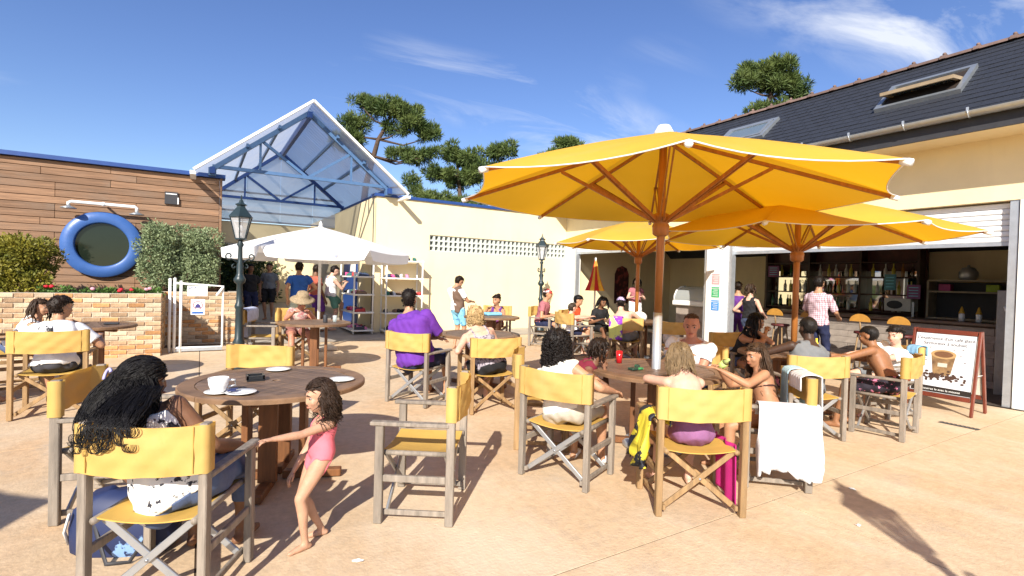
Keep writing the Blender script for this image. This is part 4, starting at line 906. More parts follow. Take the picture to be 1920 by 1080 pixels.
def person(label, base, heading, head, look, s=1.0, girth=1.0, female=False, pelvis=None, legs=None, hands=None, elbows=None,
           skin_c=('tan', (.42, .22, .13)), clothes=(), hair=None, vox=.012, up=None, sh_turn=0.0, seat_z=.53, group=None, kneepole=None, headk=1.0, shw=1.0, face=True, neckf=.0):
    """base: ground point; heading: degrees, 0 faces +y; head: centre of the head; look: direction of the face.
    legs/hands/...: targets (right side first) in the frame (right, forward, height) of the base."""
    bx, by = base; zg = gz(by); hd = R_(heading); F = V(-math.sin(hd), math.cos(hd), 0); Rt = V(math.cos(hd), math.sin(hd), 0); U = V(0, 0, 1)
    B = V(bx, by, zg)
    loc = lambda p: B+Rt*p[0]+F*p[1]+U*p[2]
    head = np.array(head, float)
    pel = loc(pelvis if pelvis is not None else (0, -.05, seat_z))
    st = R_(sh_turn); Rs = Rt*math.cos(st)+F*math.sin(st); Fs = -Rt*math.sin(st)+F*math.cos(st)
    look = nrm(np.array(look, float)); upv = nrm(np.array(up if up is not None else (0, 0, 1), float))
    hr = nrm(np.cross(look, upv)); hu = np.cross(hr, look)
    neck = head-hu*.155*s*headk-look*.025*s+F*neckf
    mb = MB()
    ax = nrm(neck-pel); Lt = np.linalg.norm(neck-pel); g = girth*s
    fr = nrm(F-ax*np.dot(F, ax)); frs = nrm(Fs-ax*np.dot(Fs, ax)); sd = np.cross(fr, ax); sds = np.cross(frs, ax)
    W_ = dict(hip=.160, waist=.128, chest=.145, sho=.150) if female else dict(hip=.155, waist=.142, chest=.168, sho=.178)
    secs = []
    for t, w, d in ((-.20, .09, .075), (-.10, W_['hip']*.9, .105), (.03, W_['hip'], .115), (.2, W_['hip']*.93, .108), (.38, W_['waist'], .098), (.6, W_['chest']*.98, .112), (.76, W_['chest']*shw, .115), (.86, W_['sho']*.93*shw, .092), (.915, .135*shw, .078), (.96, .092, .066), (1.03, .056, .057)):
        q = max(0, min(1, t)); c = pel+ax*Lt*t+fr*(.012*math.sin(math.pi*q)-.01)*s; m_ = nrm(sd*(1-q)+sds*q)
        secs.append((c, m_, nrm(fr*(1-q)+frs*q), w*(g if t < .85 else s), d*(g if t < .85 else s)))
    loft(mb, secs, 18)
    limb(mb, [pel+ax*Lt*.95, head-hu*.06*s*headk-look*.012*s], [.056*s, .052*s])
    hk = s*headk
    H = lambda x, y, z: head+(hr*x+look*y+hu*z)*hk
    hm = Matrix(((hr[0], look[0], hu[0], head[0]), (hr[1], look[1], hu[1], head[1]), (hr[2], look[2], hu[2], head[2]), (0, 0, 0, 1)))
    k = hk
    mb.ball((0, -.012*k, .028*k), (.076*k, .094*k, .088*k), 18, 12, hm)
    mb.ball((0, .022*k, -.03*k), (.060*k, .070*k, .082*k), 16, 12, hm)
    mb.ball((0, .048*k, -.088*k), (.030*k, .030*k, .024*k), 10, 8, hm)
    mb.ball((0, .084*k, .028*k), (.045*k, .014*k, .016*k), 10, 6, hm)
    mb.ball((0, .092*k, -.012*k), (.011*k, .018*k, .026*k), 8, 6, hm); mb.ball((0, .098*k, -.030*k), (.016*k, .015*k, .012*k), 8, 6, hm)
    mb.ball((0, .080*k, -.062*k), (.026*k, .014*k, .012*k), 8, 6, hm)
    for sx in (-1, 1):
        mb.ball((sx*.076*k, -.008*k, -.008*k), (.010*k, .020*k, .032*k), 8, 6, hm); mb.ball((sx*.040*k, .062*k, -.028*k), (.024*k, .022*k, .024*k), 8, 6, hm)
    S = {'torso': (pel-ax*.1*s, pel+ax*Lt, .14*g), 'neck': (pel+ax*Lt, head-hu*.1*hk, .05*s), 'head': (head-hu*.05*hk, head+hu*.04*hk, .085*hk)}
    # legs
    standing = legs == 'stand'
    for i, sx in enumerate((1, -1)):
        hip = pel+sd*sx*.088*s*min(1.15, girth)-ax*.02*s
        l1, l2 = .425*s, .415*s
        if legs is None: an = loc((sx*.13, .40*s, .085*s))
        elif standing: an = loc((sx*.085*s, 0, .075*s))
        else: an = loc(legs[i])
        kp = np.array(kneepole[i], float) if kneepole else (F*1.0+U*.6+Rt*sx*.12)
        if kneepole: kp = Rt*kp[0]+F*kp[1]+U*kp[2]
        kn, an = ik(hip, an, l1, l2, kp)
        tg = (.086 if female else .082)*g
        limb(mb, [hip, hip*.6+kn*.4, kn*.85+hip*.15, kn], [tg, tg*.90, .058*s*(.5+.5*girth), .054*s], 14)
        limb(mb, [kn, kn*.70+an*.30-F*.012*s, kn*.35+an*.65, an], [.052*s, .054*s*(.6+.4*girth), .040*s, .032*s], 12)
        ff = nrm(F+Rt*sx*.18); heel = an-ff*.045*s; heel[2] = max(zg+.028*s, an[2]-.055*s); toe = heel+ff*.20*s; toe[2] = max(zg+.016*s, heel[2]-.010*s)
        limb(mb, [an, heel*.5+an*.5+ff*.02*s], [.034*s, .036*s]); limb(mb, [heel, heel*.5+toe*.5+V(0, 0, .008*s), toe], [.030*s, .034*s, .022*s], 10, 1.0)
        sfx = 'R' if sx > 0 else 'L'
        S['thigh'+sfx] = (hip, kn, .075*g); S['calf'+sfx] = (kn, an, .047*s); S['foot'+sfx] = (an-V(0, 0, .03*s), toe, .035*s)
    # arms
    fing = []
    for i, sx in enumerate((1, -1)):
        sh = pel+ax*Lt*.825+sds*sx*(W_['sho']-.006)*s*shw*(.7+.3*girth)
        l1, l2 = .285*s, .25*s
        hp = (hands[i] if hands else None)
        if hp is None: wr = loc((sx*.16, .25*s, seat_z+.16)) if not standing else loc((sx*.24*s, .05*s, .80*s))
        else: wr = loc(hp)
        ep = elbows[i] if elbows and elbows[i] is not None else (sx*.6, -.5, -.7)
        el, wr = ik(sh, wr, l1, l2, Rt*ep[0]+F*ep[1]+U*ep[2])
        ga = .75+.25*girth
        limb(mb, [sh, sh*.6+el*.4, el], [.050*s*ga, .045*s*ga, .038*s*ga], 12); limb(mb, [el, el*.7+wr*.3, wr], [.038*s*ga, .039*s*ga, .026*s], 12)
        dr = nrm(wr-el); pn = nrm(np.cross(dr, U) if abs(dr[2]) < .9 else F); bk = nrm(np.cross(pn, dr))
        if bk[2] < 0: bk = -bk
        pm = wr+dr*.055*s; loft(mb, [(wr-dr*.005, pn, bk, .026*s, .019*s), (wr+dr*.03*s, pn, bk, .036*s, .017*s), (wr+dr*.075*s, pn, bk, .040*s, .015*s), (wr+dr*.09*s, pn, bk, .036*s, .012*s)], 10)
        for j, (o, ln) in enumerate(((-.030, .062), (-.010, .075), (.010, .07), (.029, .056))):
            b0 = wr+dr*.075*s+pn*o*s; b1 = b0+dr*ln*.55*s-bk*.010*s; b2 = b1+dr*ln*.42*s-bk*.026*s
            fing.append(([b0, b1, b2], [.0088*s, .0082*s, .0066*s]))
        inward = -sx*np.sign(np.dot(pn, sds)) or 1
        t0 = wr+dr*.02*s+pn*inward*.026*s; fing.append(([t0, t0+dr*.030*s+pn*inward*.018*s-bk*.008*s, t0+dr*.062*s+pn*inward*.020*s-bk*.016*s], [.0115*s, .0095*s, .0075*s]))
        sfx = 'R' if sx > 0 else 'L'
        S['uparm'+sfx] = (sh, el, .045*s*ga); S['forearm'+sfx] = (el, wr, .034*s); S['hand'+sfx] = (wr, wr+dr*.12*s, .035*s)
    # one continuous skin
    me = mb.mesh('tmp'); o = bpy.data.objects.new('tmp', me); COL.objects.link(o)
    r = o.modifiers.new('r', 'REMESH'); r.mode = 'VOXEL'; r.voxel_size = vox*max(.75, s); r.use_smooth_shade = True
    sm = o.modifiers.new('s', 'SMOOTH'); sm.factor = .5; sm.iterations = 5 if vox > .010 else 8
    dg = bpy.context.evaluated_depsgraph_get(); dg.update(); bm_ = bpy.data.meshes.new_from_object(o.evaluated_get(dg)); bpy.data.objects.remove(o); bpy.data.meshes.remove(me)
    nv = len(bm_.vertices); P = np.empty(nv*3); bm_.vertices.foreach_get('co', P); P = P.reshape(-1, 3)
    Nn = np.empty(nv*3); bm_.vertices.foreach_get('normal', Nn); Nn = Nn.reshape(-1, 3)
    faces = [tuple(p.vertices) for p in bm_.polygons]; bpy.data.meshes.remove(bm_)
    keys = list(S); TT = {}; best = np.full(nv, 1e9); reg = np.zeros(nv, int)
    for i, kx in enumerate(keys):
        a, b, r_ = S[kx]; t, d = seg_t(P, a, b); TT[kx] = t; q = d/r_; m_ = q < best; best[m_] = q[m_]; reg[m_] = i
    hl = ((P-head)@np.stack([hr, look, hu], 1))/hk
    nh = (np.linalg.norm(hl*V(1.25, 1, .95), axis=1) < .128) & (hl[:, 2] > -.115); reg[nh] = keys.index('head')
    far_ = (reg == keys.index('head')) & ~nh; reg[far_ & (hl[:, 2] < -.06)] = keys.index('neck')
    A = {kx: reg == i for i, kx in enumerate(keys)}
    A['hx'], A['hy'], A['hz'] = hl[:, 0], hl[:, 1], hl[:, 2]
    rel = P-pel; A['t'] = (rel@ax)/Lt; A['u'] = (rel@sds)/s; A['w'] = (rel@frs)/s; A['T'] = TT; A['P'] = P
    A['thigh'] = A['thighR'] | A['thighL']; A['calf'] = A['calfR'] | A['calfL']; A['foot'] = A['footR'] | A['footL']
    A['uparm'] = A['uparmR'] | A['uparmL']; A['forearm'] = A['forearmR'] | A['forearmL']
    A['tt'] = np.where(A['thighR'], TT['thighR'], TT['thighL']); A['tc'] = np.where(A['calfR'], TT['calfR'], TT['calfL']); A['ta'] = np.where(A['uparmR'], TT['uparmR'], TT['uparmL']); A['tf'] = np.where(A['forearmR'], TT['forearmR'], TT['forearmL'])
    base_v = V(bx, by, zg)
    body = MB(); body.add((P-base_v).tolist(), faces, True)
    for pts, rs in fing: body.tube([tuple(p-base_v) for p in pts], rs, 7); body.ball(tuple(pts[-1]-base_v), rs[-1], 6, 4)
    sk = skin(*skin_c)
    bo = body.obj('person', sk, None, tuple(base_v)); tag(bo, label, 'person', group)
    def layer(name, mask, off, m, flare=None, wr=.0, wf=30, sm_it=4, seed=0, taper=False):
        """cloth or hair: the skin under a mask, lifted off the body, its edge turned in"""
        sel = [f for f in faces if all(mask[i] for i in f)]
        if not sel: return None
        idx = sorted({i for f in sel for i in f}); mp_ = {v: j for j, v in enumerate(idx)}; ia = np.array(idx)
        Q = P[ia].copy(); Nq = Nn[ia]
        of = np.full(len(ia), off, float)
        if flare is not None: of = of+flare(A)[ia]
        fs = [tuple(mp_[i] for i in f) for f in sel]
        from collections import Counter
        ec = Counter()
        for f in fs:
            for a, b in zip(f, f[1:]+f[:1]): ec[(min(a, b), max(a, b))] += 1
        be = [e for e, c in ec.items() if c == 1]; nb = {}
        for a, b in be: nb.setdefault(a, []).append(b); nb.setdefault(b, []).append(a)
        Q0 = Q.copy()
        for _ in range(sm_it):
            Qn = Q.copy()
            for v, ns in nb.items():
                if len(ns) == 2: Qn[v] = .5*Q[v]+.25*(Q[ns[0]]+Q[ns[1]])
            Q = Qn
        if wr:
            ph = seed*1.7
            w = np.sin(Q@V(wf, wf*.6, wf*.9)+ph+1.5*np.sin(Q[:, 2]*wf*.8+ph)) + .7*np.sin(Q@V(-wf*.8, wf*1.3, wf*.5)+ph*2+np.sin(Q[:, 0]*wf)) + .5*np.sin(Q@V(wf*1.9, -wf*1.4, wf*1.6)+ph)
            of = np.maximum(of+wr*w, .0045)
        if taper:
            ds = np.full(len(ia), 9.); ds[list(nb)] = 0; fl4 = [np.array([f for f in fs if len(f) == n_]) for n_ in (3, 4)]
            for ring in range(1, 5):
                for F_ in fl4:
                    if len(F_):
                        mn = ds[F_].min(1)+1
                        for c_ in range(F_.shape[1]): np.minimum.at(ds, F_[:, c_], mn)
            of = of*np.clip(.16+ds*.22*(vox/.012), 0, 1)
        Q2 = Q+Nq*of[:, None]
        vs = Q2.tolist(); n0 = len(vs); inner = {}
        for v in nb: inner[v] = n0+len(inner); vs.append((Q[v]-Nq[v]*.004).tolist())
        dirs = {}
        for f in fs:
            for a, b in zip(f, f[1:]+f[:1]):
                if (min(a, b), max(a, b)) in ec and ec[(min(a, b), max(a, b))] == 1: dirs[(a, b)] = 1
        fs = fs+[(b, a, inner[a], inner[b]) for a, b in dirs]
        c = MB(); c.add((np.array(vs)-base_v).tolist(), fs, True)
        return c.obj(name, m, bo)
    covered = np.zeros(nv, bool); fa = [np.array([f for f in faces if len(f) == n_]) for n_ in (3, 4)]
    for ci, (nm, fn, off, m, kw) in enumerate(clothes):
        mk = fn(A) & (~A['head'] if nm != 'cap' else True)
        inner_ = covered.copy()
        for _ in range(2):
            bad = np.zeros(nv, bool)
            for F_ in fa:
                if len(F_):
                    fb = ~inner_[F_].all(1); bad[F_[fb].ravel()] = True
            inner_ &= ~bad
        layer('print' if m.name == 'shirt_print' else nm, mk if nm in ('towel', 'cap') else mk & ~inner_, (off+(.006 if ci == 0 and len(clothes) > 1 else 0))*s, m, seed=ci, **kw)
        covered |= mk
    if face:
        ey = mat('eye_white', (.26, .23, .21), .3, var=.02); ir = mat('eye_iris', (.02, .012, .008), .15, var=.02)
        for sx in (-1, 1):
            e = MB(); e.ball(tuple(H(sx*.031, .070, .004)-base_v), .0115*hk, 8, 6); eo = e.obj('eye', ey, bo)
            e = MB(); e.ball(tuple(H(sx*.031, .0765, .003)-base_v), .0078*hk, 8, 6); e.obj('iris', ir, eo)
            e = MB(); e.tube([tuple(H(sx*x, y, z)-base_v) for x, y, z in ((.013, .094, .026), (.032, .094, .034), (.05, .080, .028))], [.003*hk, .0045*hk, .002*hk], 5); e.obj('eyebrow', HAIRM(hair['name'], hair['col']) if hair else ir, bo)
        e = MB(); e.tube([tuple(H(x, y, -.062)-base_v) for x, y in ((-.024, .082), (-.01, .0945), (.01, .0945), (.024, .082))], [.003*hk, .006*hk, .006*hk, .003*hk], 6); e.obj('lips', mat('lips_'+skin_c[0], tuple(c*f for c, f in zip(skin_c[1], (.9, .6, .6))), .45), bo)
    if hair:
        hmt = HAIRM(hair['name'], hair['col']); line = hair.get('line', .045); back = hair.get('back', -.075); th_ = hair.get('thick', .016)
        mask = (A['head'] | (A['neck'] & (A['hz'] > -.12))) & (((A['hz'] > line-.55*np.maximum(0, .02-A['hy'])) & (A['hy'] < .075)) | ((A['hy'] < hair.get('side', -.01)) & (A['hz'] > back))) & ~((np.abs(A['hx']) > .068) & (A['hz'] < .02) & (A['hz'] > -.045) & (A['hy'] > -.03))
        ho = layer('hair', mask, th_*hk, hmt, wr=hair.get('wr', .003)*hk, wf=hair.get('wf', 60), sm_it=2, taper=True)
        rg = random.Random(hair.get('seed', 1)); n_ = hair.get('strands', 0)
        if ho and hair.get('fuzz', 1):
            ids = np.nonzero(mask)[0]; fz = MB(); fl = hair.get('flen', .016)*hk
            for q in range(hair.get('nfuzz', 420 if vox < .013 else 220)):
                i = ids[rg.randrange(len(ids))]; nn_ = Nn[i]; p0 = P[i]+nn_*th_*hk*.6; dv = nrm(nn_*.45+hu*-.35+look*(.35 if hl[i, 1] > 0 else -.25)+np.array([rg.gauss(0, .35) for _ in range(3)]))
                if hair.get('sleek'):
                    dv = -look*.85-hu*.35+np.array([rg.gauss(0, .12) for _ in range(3)]); dv = nrm(dv-nn_*np.dot(dv, nn_)); p0 = P[i]+nn_*th_*hk*.95
                    p1 = p0+dv*fl*.5+nn_*.002; p2 = p0+dv*fl-nn_*fl*.12
                else: p1 = p0+dv*fl*.55+nn_*fl*.25; p2 = p1+dv*fl*.6
                fz.tube([tuple(p0-base_v), tuple(p1-base_v), tuple(p2-base_v)], [.0050*hk, .0040*hk, .0012*hk], 4)
            fo = fz.obj('hair_tufts', hmt, bo); fo['kind'] = 'stuff'
        if n_ and ho:
            sb = MB(); ln = hair['len']; wav = hair.get('wave', .012); rad = hair.get('rad', .007); sides = hair.get('sideden', .5)
            ncl = max(6, n_//hair.get('clump', 7)); cl = [(rg.uniform(0, 6.3), rg.uniform(.8, 1.3), rg.uniform(-1, 1), rg.uniform(.65, 1.08)) for _ in range(ncl)]
            for q in range(n_):
                ca = rg.randrange(ncl)/ncl
                a = max(-1, min(1, (2*ca-1)+rg.gauss(0, .05)))*math.pi*hair.get('arc', .62); zz_ = rg.uniform(hair.get('zlo', -.03), .10)
                rr_ = math.sqrt(max(.05, 1-(zz_/.125)**2)); p = H(.082*math.sin(a)*rr_, -.095*math.cos(a)*rr_, zz_+.01)
                if hair.get('tie') is not None and rg.random() < hair.get('tied', .6):
                    tp_ = H(*hair['tie']); pts = [p, p*.5+tp_*.5+nrm(p-head)*.02*hk, tp_]; cur = tp_+np.array([rg.gauss(0, .012) for _ in range(3)])
                else: pts = [p]; cur = p+nrm(p-head)*.018*hk
                out_ = nrm(V(*(nrm(p-head)*V(1, 1, 0)))); cph, cfq, csp, cln = cl[min(ncl-1, int(ca*ncl))]; L_ = ln*cln*rg.uniform(.85, 1.06); ph, fq = cph+rg.gauss(0, .55), cfq*rg.uniform(.9, 1.1)*hair.get('freq', 1); nseg = hair.get('nseg', 8)
                side_ = V(-out_[1], out_[0], 0); sp = (csp*.3+rg.gauss(0, .08))*hair.get('spread', .35)
                grav = nrm(V(0, 0, -1)+out_*hair.get('flareout', .12)*rg.uniform(.2, 1.6)+side_*sp+np.array(hair.get('drift', (0, 0, 0)), float))
                for i in range(nseg+1):
                    f = i/nseg; amp = wav*f*1.3
                    pt = cur+grav*L_*f+side_*amp*math.sin(ph+fq*f*9)+out_*(amp*.8*math.cos(ph+fq*f*9)+.02*math.sin(math.pi*min(1, f*1.2)))
                    b_ = A_push(pt, S, s)
                    pts.append(b_)
                rs = [rad*hk*(.7 if i == 0 else 1)*(1-.75*(i/(len(pts)-1))**2.2) for i in range(len(pts))]
                sb.tube([tuple(p_-base_v) for p_ in pts], rs, 5)
            so_ = sb.obj('hair_strands', hmt, bo); so_['kind'] = 'stuff'
        if hair.get('mass'):
            ms_ = hair['mass']; Cc = head+np.array(ms_['c'], float)*hk; ex, ey_, ez = [np.array(a_, float) for a_ in ms_['axes']]; rx, ry, rz2 = ms_['r']
            bl = MB(); nb_, mb2 = 26, 18; vs_ = []
            for i in range(mb2+1):
                th2 = -math.pi/2+math.pi*i/mb2
                for j in range(nb_):
                    ph2 = 2*math.pi*j/nb_; w_ = .90+.05*math.sin(3*ph2+4*th2)+.05*math.sin(7*ph2-3*th2); tp2 = 1-.22*max(0, math.sin(th2))
                    vs_.append(tuple(Cc+(ex*rx*math.cos(th2)*math.cos(ph2)*tp2+ey_*ry*math.cos(th2)*math.sin(ph2)*tp2+ez*rz2*math.sin(th2))*w_-base_v))
            bl.add(vs_, [(i*nb_+j, i*nb_+(j+1) % nb_, (i+1)*nb_+(j+1) % nb_, (i+1)*nb_+j) for i in range(mb2) for j in range(nb_)], True); bl.obj('hair_mass', hmt, bo)
            sb = MB(); ncl = ms_.get('clumps', 60)
            for q in range(ncl):
                p0_ = rg.uniform(0, 2*math.pi); wa, wf2, wp = rg.uniform(.18, .42), rg.uniform(3.0, 6.0), rg.uniform(0, 6.3); lo = rg.uniform(-1.35, -.75); curl = rg.random() < ms_.get('curl', .6); cs_ = rg.choice((-1, 1)); lift = rg.uniform(.95, 1.12)
                for k2 in range(ms_.get('per', 9)):
                    off2 = rg.gauss(0, .20); wp_ = wp+rg.gauss(0, .5); pts = []; lf = lift+rg.gauss(0, .03); hi = rg.uniform(1.0, 1.5)
                    for i in range(13):
                        f = i/12; th2 = hi+(lo-hi)*f; ph2 = p0_+off2*(1-.5*f)+wa*math.sin(wf2*th2+wp_); tp2 = 1-.22*max(0, math.sin(th2)); w_ = lf*(1+.05*math.sin(5*th2+wp))
                        pts.append(Cc+(ex*rx*math.cos(th2)*math.cos(ph2)*tp2+ey_*ry*math.cos(th2)*math.sin(ph2)*tp2+ez*rz2*math.sin(th2))*w_)
                    if curl:
                        e_ = pts[-1]; d_ = nrm(pts[-1]-pts[-3]); sd_ = nrm(np.cross(d_, nrm(e_-Cc)))*cs_; rc = rg.uniform(.018, .032)
                        for i in range(1, 9): a_ = i*.62; pts.append(e_+d_*rc*math.sin(a_)*1.2+sd_*rc*(1-math.cos(a_))+nrm(e_-Cc)*.004*i)
                    rs = [ms_.get('rad', .0045)*(1-.7*(i/(len(pts)-1))**2.5) for i in range(len(pts))]
                    sb.tube([tuple(p_-base_v) for p_ in pts], rs, 4)
            so_ = sb.obj('hair_strands', hmt, bo); so_['kind'] = 'stuff'
        if hair.get('curls'):
            cb_ = MB(); nC, rC = hair['curls']
            for q in range(nC):
                a = rg.uniform(-1, 1)*math.pi*hair.get('arc', .68); zc_ = rg.uniform(hair.get('clo', -.14), .125); 
                wide = hair.get('wide', .105)
                rr_ = math.sqrt(max(.08, 1-(max(0, zc_)/.14)**2)); p = H(wide*math.sin(a)*rr_, -.01-wide*1.05*math.cos(a)*rr_, zc_)+np.array([rg.gauss(0, .008) for _ in range(3)])
                t1 = nrm(np.array([rg.gauss(0, 1) for _ in range(3)])); t2 = nrm(np.cross(t1, nrm(p-head))); R0 = rC*rg.uniform(.7, 1.3)
                cb_.tube([tuple(p+(t1*math.cos(j*1.0)+t2*math.sin(j*1.0))*R0-V(0, 0, .006*j)-base_v) for j in range(8)], [.006*hk*(1-.07*j) for j in range(8)], 4)
            so_ = cb_.obj('hair_curls', hmt, bo); so_['kind'] = 'stuff'
    bo['head'] = [float(x) for x in head]
    return bo, dict(H=H, base=base_v, S=S, hk=hk)
def A_push(p, S, s):
    """keep a hair strand outside neck and back"""
    for kx, ex in (('neck', .03), ('torso', .012), ('uparmR', .02), ('uparmL', .02)):
        a, b, r = S[kx]; d = b-a; t = max(0, min(1, ((p-a)@d)/(d@d))); c = a+d*t; v = p-c; L = np.linalg.norm(v); m = r*(.80 if kx == 'torso' else 1)+ex*s
        if L < m: p = c+v/(L+1e-9)*m
    return p
# ---- garment masks
def tee(sl=.55, t0=-.02, t1=.965): return lambda A: (A['torso'] & (A['t'] > t0) & (A['t'] < t1)) | (A['uparm'] & (A['ta'] < sl)) | (A['thigh'] & (A['t'] > t0+.02) & (A['tt'] < .12))
def vest(t0=-.02, top=.80, s0=.045, s1=.115): return lambda A: (A['torso'] | A['uparm'] | A['thigh']) & (A['t'] > t0) & ((A['t'] < top) & (np.abs(A['u']) < .19) | (A['t'] < .99) & (np.abs(A['u']) > s0) & (np.abs(A['u']) < s1)) & ~(A['uparm'] & (A['ta'] > .12)) & ~(A['thigh'] & (A['tt'] > .12))
def shorts(tt=.7, top=.14): return lambda A: (A['torso'] & (A['t'] < top)) | (A['thigh'] & (A['tt'] < tt))
def trousers(tc=.9, top=.14): return lambda A: (A['torso'] & (A['t'] < top)) | A['thigh'] | (A['calf'] & (A['tc'] < tc))
def suit(top=.70, leg=.10, s0=.05, s1=.072): return lambda A: (A['torso'] & (A['t'] < top)) | (A['thigh'] & (A['tt'] < leg) & (A['t'] > -.16)) | (A['torso'] & (np.abs(A['u']) > s0) & (np.abs(A['u']) < s1))
def band(a, b): return lambda A: (A['torso'] | A['uparm']) & (A['t'] > a) & (A['t'] < b) & (np.abs(A['u']) < .2)
def shoes(): return lambda A: A['foot']
def cloth(n, c, **k): return mat('cloth_'+n, c, .85, **{**dict(var=.08, scale=10, bump=.18, bscale=120), **k})
WRK = dict(wr=.0038, wf=38)
LOO = dict(wr=.0062, wf=30)
def hair(name, col, **k): return dict(name=name, col=col, **k)
def plaid():
    m = mat('cloth_check', (.62, .50, .54), .85, var=.03); t = m.node_tree; N = t.nodes; Lk = t.links; p = next(n for n in N if n.type == 'BSDF_PRINCIPLED')
    src = p.inputs['Base Color'].links[0].from_socket; tcn = N.new('ShaderNodeTexCoord'); fs = []
    for ax in ('X', 'Y', 'Z'):
        w = N.new('ShaderNodeTexWave'); w.bands_direction = ax; w.inputs['Scale'].default_value = 9; Lk.new(tcn.outputs['Object'], w.inputs[0]); r = N.new('ShaderNodeMapRange'); r.inputs[1].default_value = .72; r.inputs[2].default_value = .8; Lk.new(w.outputs[1], r.inputs[0]); fs.append(r.outputs[0])
    a = N.new('ShaderNodeMath'); a.operation = 'ADD'; Lk.new(fs[1], a.inputs[0]); Lk.new(fs[2], a.inputs[1]); b_ = N.new('ShaderNodeMath'); b_.operation = 'MULTIPLY'; Lk.new(a.outputs[0], b_.inputs[0]); b_.inputs[1].default_value = .45
    x = N.new('ShaderNodeMix'); x.data_type = 'RGBA'; Lk.new(b_.outputs[0], x.inputs[0]); Lk.new(src, x.inputs[6]); x.inputs[7].default_value = (.22, .02, .06, 1); Lk.new(x.outputs[2], p.inputs['Base Color']); return m
BLK = (.006, .005, .005); DBR = (.018, .010, .006); BRN = (.04, .022, .012)
T_pale, T_tan, T_brn, T_dk, T_red = ('pale', (.62, .37, .27)), ('tan', (.45, .24, .14)), ('brown', (.20, .095, .05)), ('dark', (.055, .028, .018)), ('ruddy', (.50, .22, .14))
cw = cloth('white', (.78, .78, .78)); cwp = mat('cloth_print', (.76, .75, .72), .85, col2=(.03, .03, .04), scale=20, thr=(.575, .60), bump=.15)
denim = cloth('denim', (.07, .10, .19), scale=40); pnk = cloth('pink', (.72, .16, .20)); pur = cloth('purple', (.13, .03, .30)); blk = cloth('black', (.012, .012, .014)); gry = cloth('grey', (.16, .17, .18)); kha = cloth('khaki', (.45, .40, .33))
burg = cloth('burgundy', (.16, .012, .03)); flor = mat('cloth_floral', (.02, .015, .025), .85, col2=(.55, .18, .30), scale=16, thr=(.56, .6)); lav = cloth('mauve', (.24, .10, .22)); aqua = mat('cloth_aqua', (.22, .52, .72), .85, col2=(.05, .2, .5), scale=14, thr=(.6, .64))
leop = mat('cloth_grey_print', (.38, .34, .38), .85, col2=(.12, .10, .13), scale=40, thr=(.5, .55)); blu = cloth('royal_blue', (.02, .10, .42)); grn = cloth('green', (.12, .30, .24)); org = cloth('coral', (.42, .10, .06)); check = plaid(); navy = cloth('navy', (.015, .02, .06)); sand = cloth('pale_check', (.45, .5, .42))

# woman in the nearest chair
person('woman with long black wavy hair in a white printed top, back to the viewer', (-.09, 2.955), -28, (-.235, 3.13, .985), (.93, .42, -.05), s=.96, girth=1.2, female=True, pelvis=(.02, -.02, .49),
       hands=((.17, .30, .60), (-.16, .30, .60)), elbows=((.55, -.55, -.6), (-.55, -.55, -.6)), skin_c=T_brn, vox=.0085, shw=1.28, sh_turn=0, legs=((.13, .42, .09), (-.12, .40, .09)),
       clothes=[('top', vest(-.16, .78, .045, .12), .010, cwp, WRK), ('jeans', trousers(.55, .03), .012, denim, LOO)],
       hair=hair('jet_black', BLK, sleek=1, flen=.06, nfuzz=1100, thick=.022, wr=.003, wf=45, side=.0, line=.035, back=-.10, seed=3,
                 mass=dict(c=(-.090, -.094, -.118), axes=((.853, -.522, 0), (.522, .853, 0), (.24, .39, .89)), r=(.150, .105, .215), clumps=150, per=11, rad=.0024, curl=.5)))
def back_curls():                                 # ends of the long hair that fall over the canvas back
    rg = random.Random(8); po = [o for o in bpy.data.objects if o.name.startswith('person') and not o.parent][-1]; mb = MB(); a = R_(-28); c, s_ = math.cos(a), math.sin(a)
    def Wd(x, y, z): return (x*c-y*s_, x*s_+y*c, z)
    for q in range(17):
        x = rg.uniform(-.22, -.06) if q < 15 else rg.uniform(-.05, .03); dr = rg.choice((.01, .02, .04, .07, .10))*rg.uniform(.7, 1.2); R0 = rg.uniform(.010, .028); sg_ = rg.choice((-1, 1)); j = rg.uniform(-.03, .03); x0 = x*.75-.03+rg.uniform(-.03, .03); nl = rg.randrange(3, 11)
        for k in range(8):
            o = rg.gauss(0, .011); w = rg.uniform(0, 6.3); pts = []
            ctl = [(x0+o, -.04, .985), (x0*.6+x*.4+o, -.11, .955), (x+o, -.19, .925), (x+j*.5+o, -.262, .893), (x+j+o, -.294, .866), (x+j*1.4+o, -.304, .866-dr)]
            for i in range(len(ctl)-1):
                for f in (0, .34, .67):
                    a_, b_ = ctl[i], ctl[i+1]; g_ = i+f; pts.append(Wd(a_[0]+(b_[0]-a_[0])*f+.010*math.sin(g_*1.9+w), a_[1]+(b_[1]-a_[1])*f, a_[2]+(b_[2]-a_[2])*f+(.006*math.sin(g_*2.3+w)+.006 if i < 3 else 0)))
            for i in range(1, nl): an = i*.6; pts.append(Wd(x+j*1.4+o*.6+sg_*R0*(1-math.cos(an)), -.305-.001*i, .866-dr-R0*1.15*math.sin(an)))
            n = len(pts); mb.tube(pts, [.0022*(1-.7*(i/(n-1))**2) for i in range(n)], 4)
    o = mb.obj('hair_curls', HAIRM('jet_black', BLK), po); o['kind'] = 'stuff'
back_curls()
mb = MB(); hc_ = Vector((-.235, 3.13, .985))+Vector((-.145, -.02, .045)); hx_ = Vector((.93, .42, 0)).normalized(); hs_ = Vector((-.42, .93, 0)).normalized()
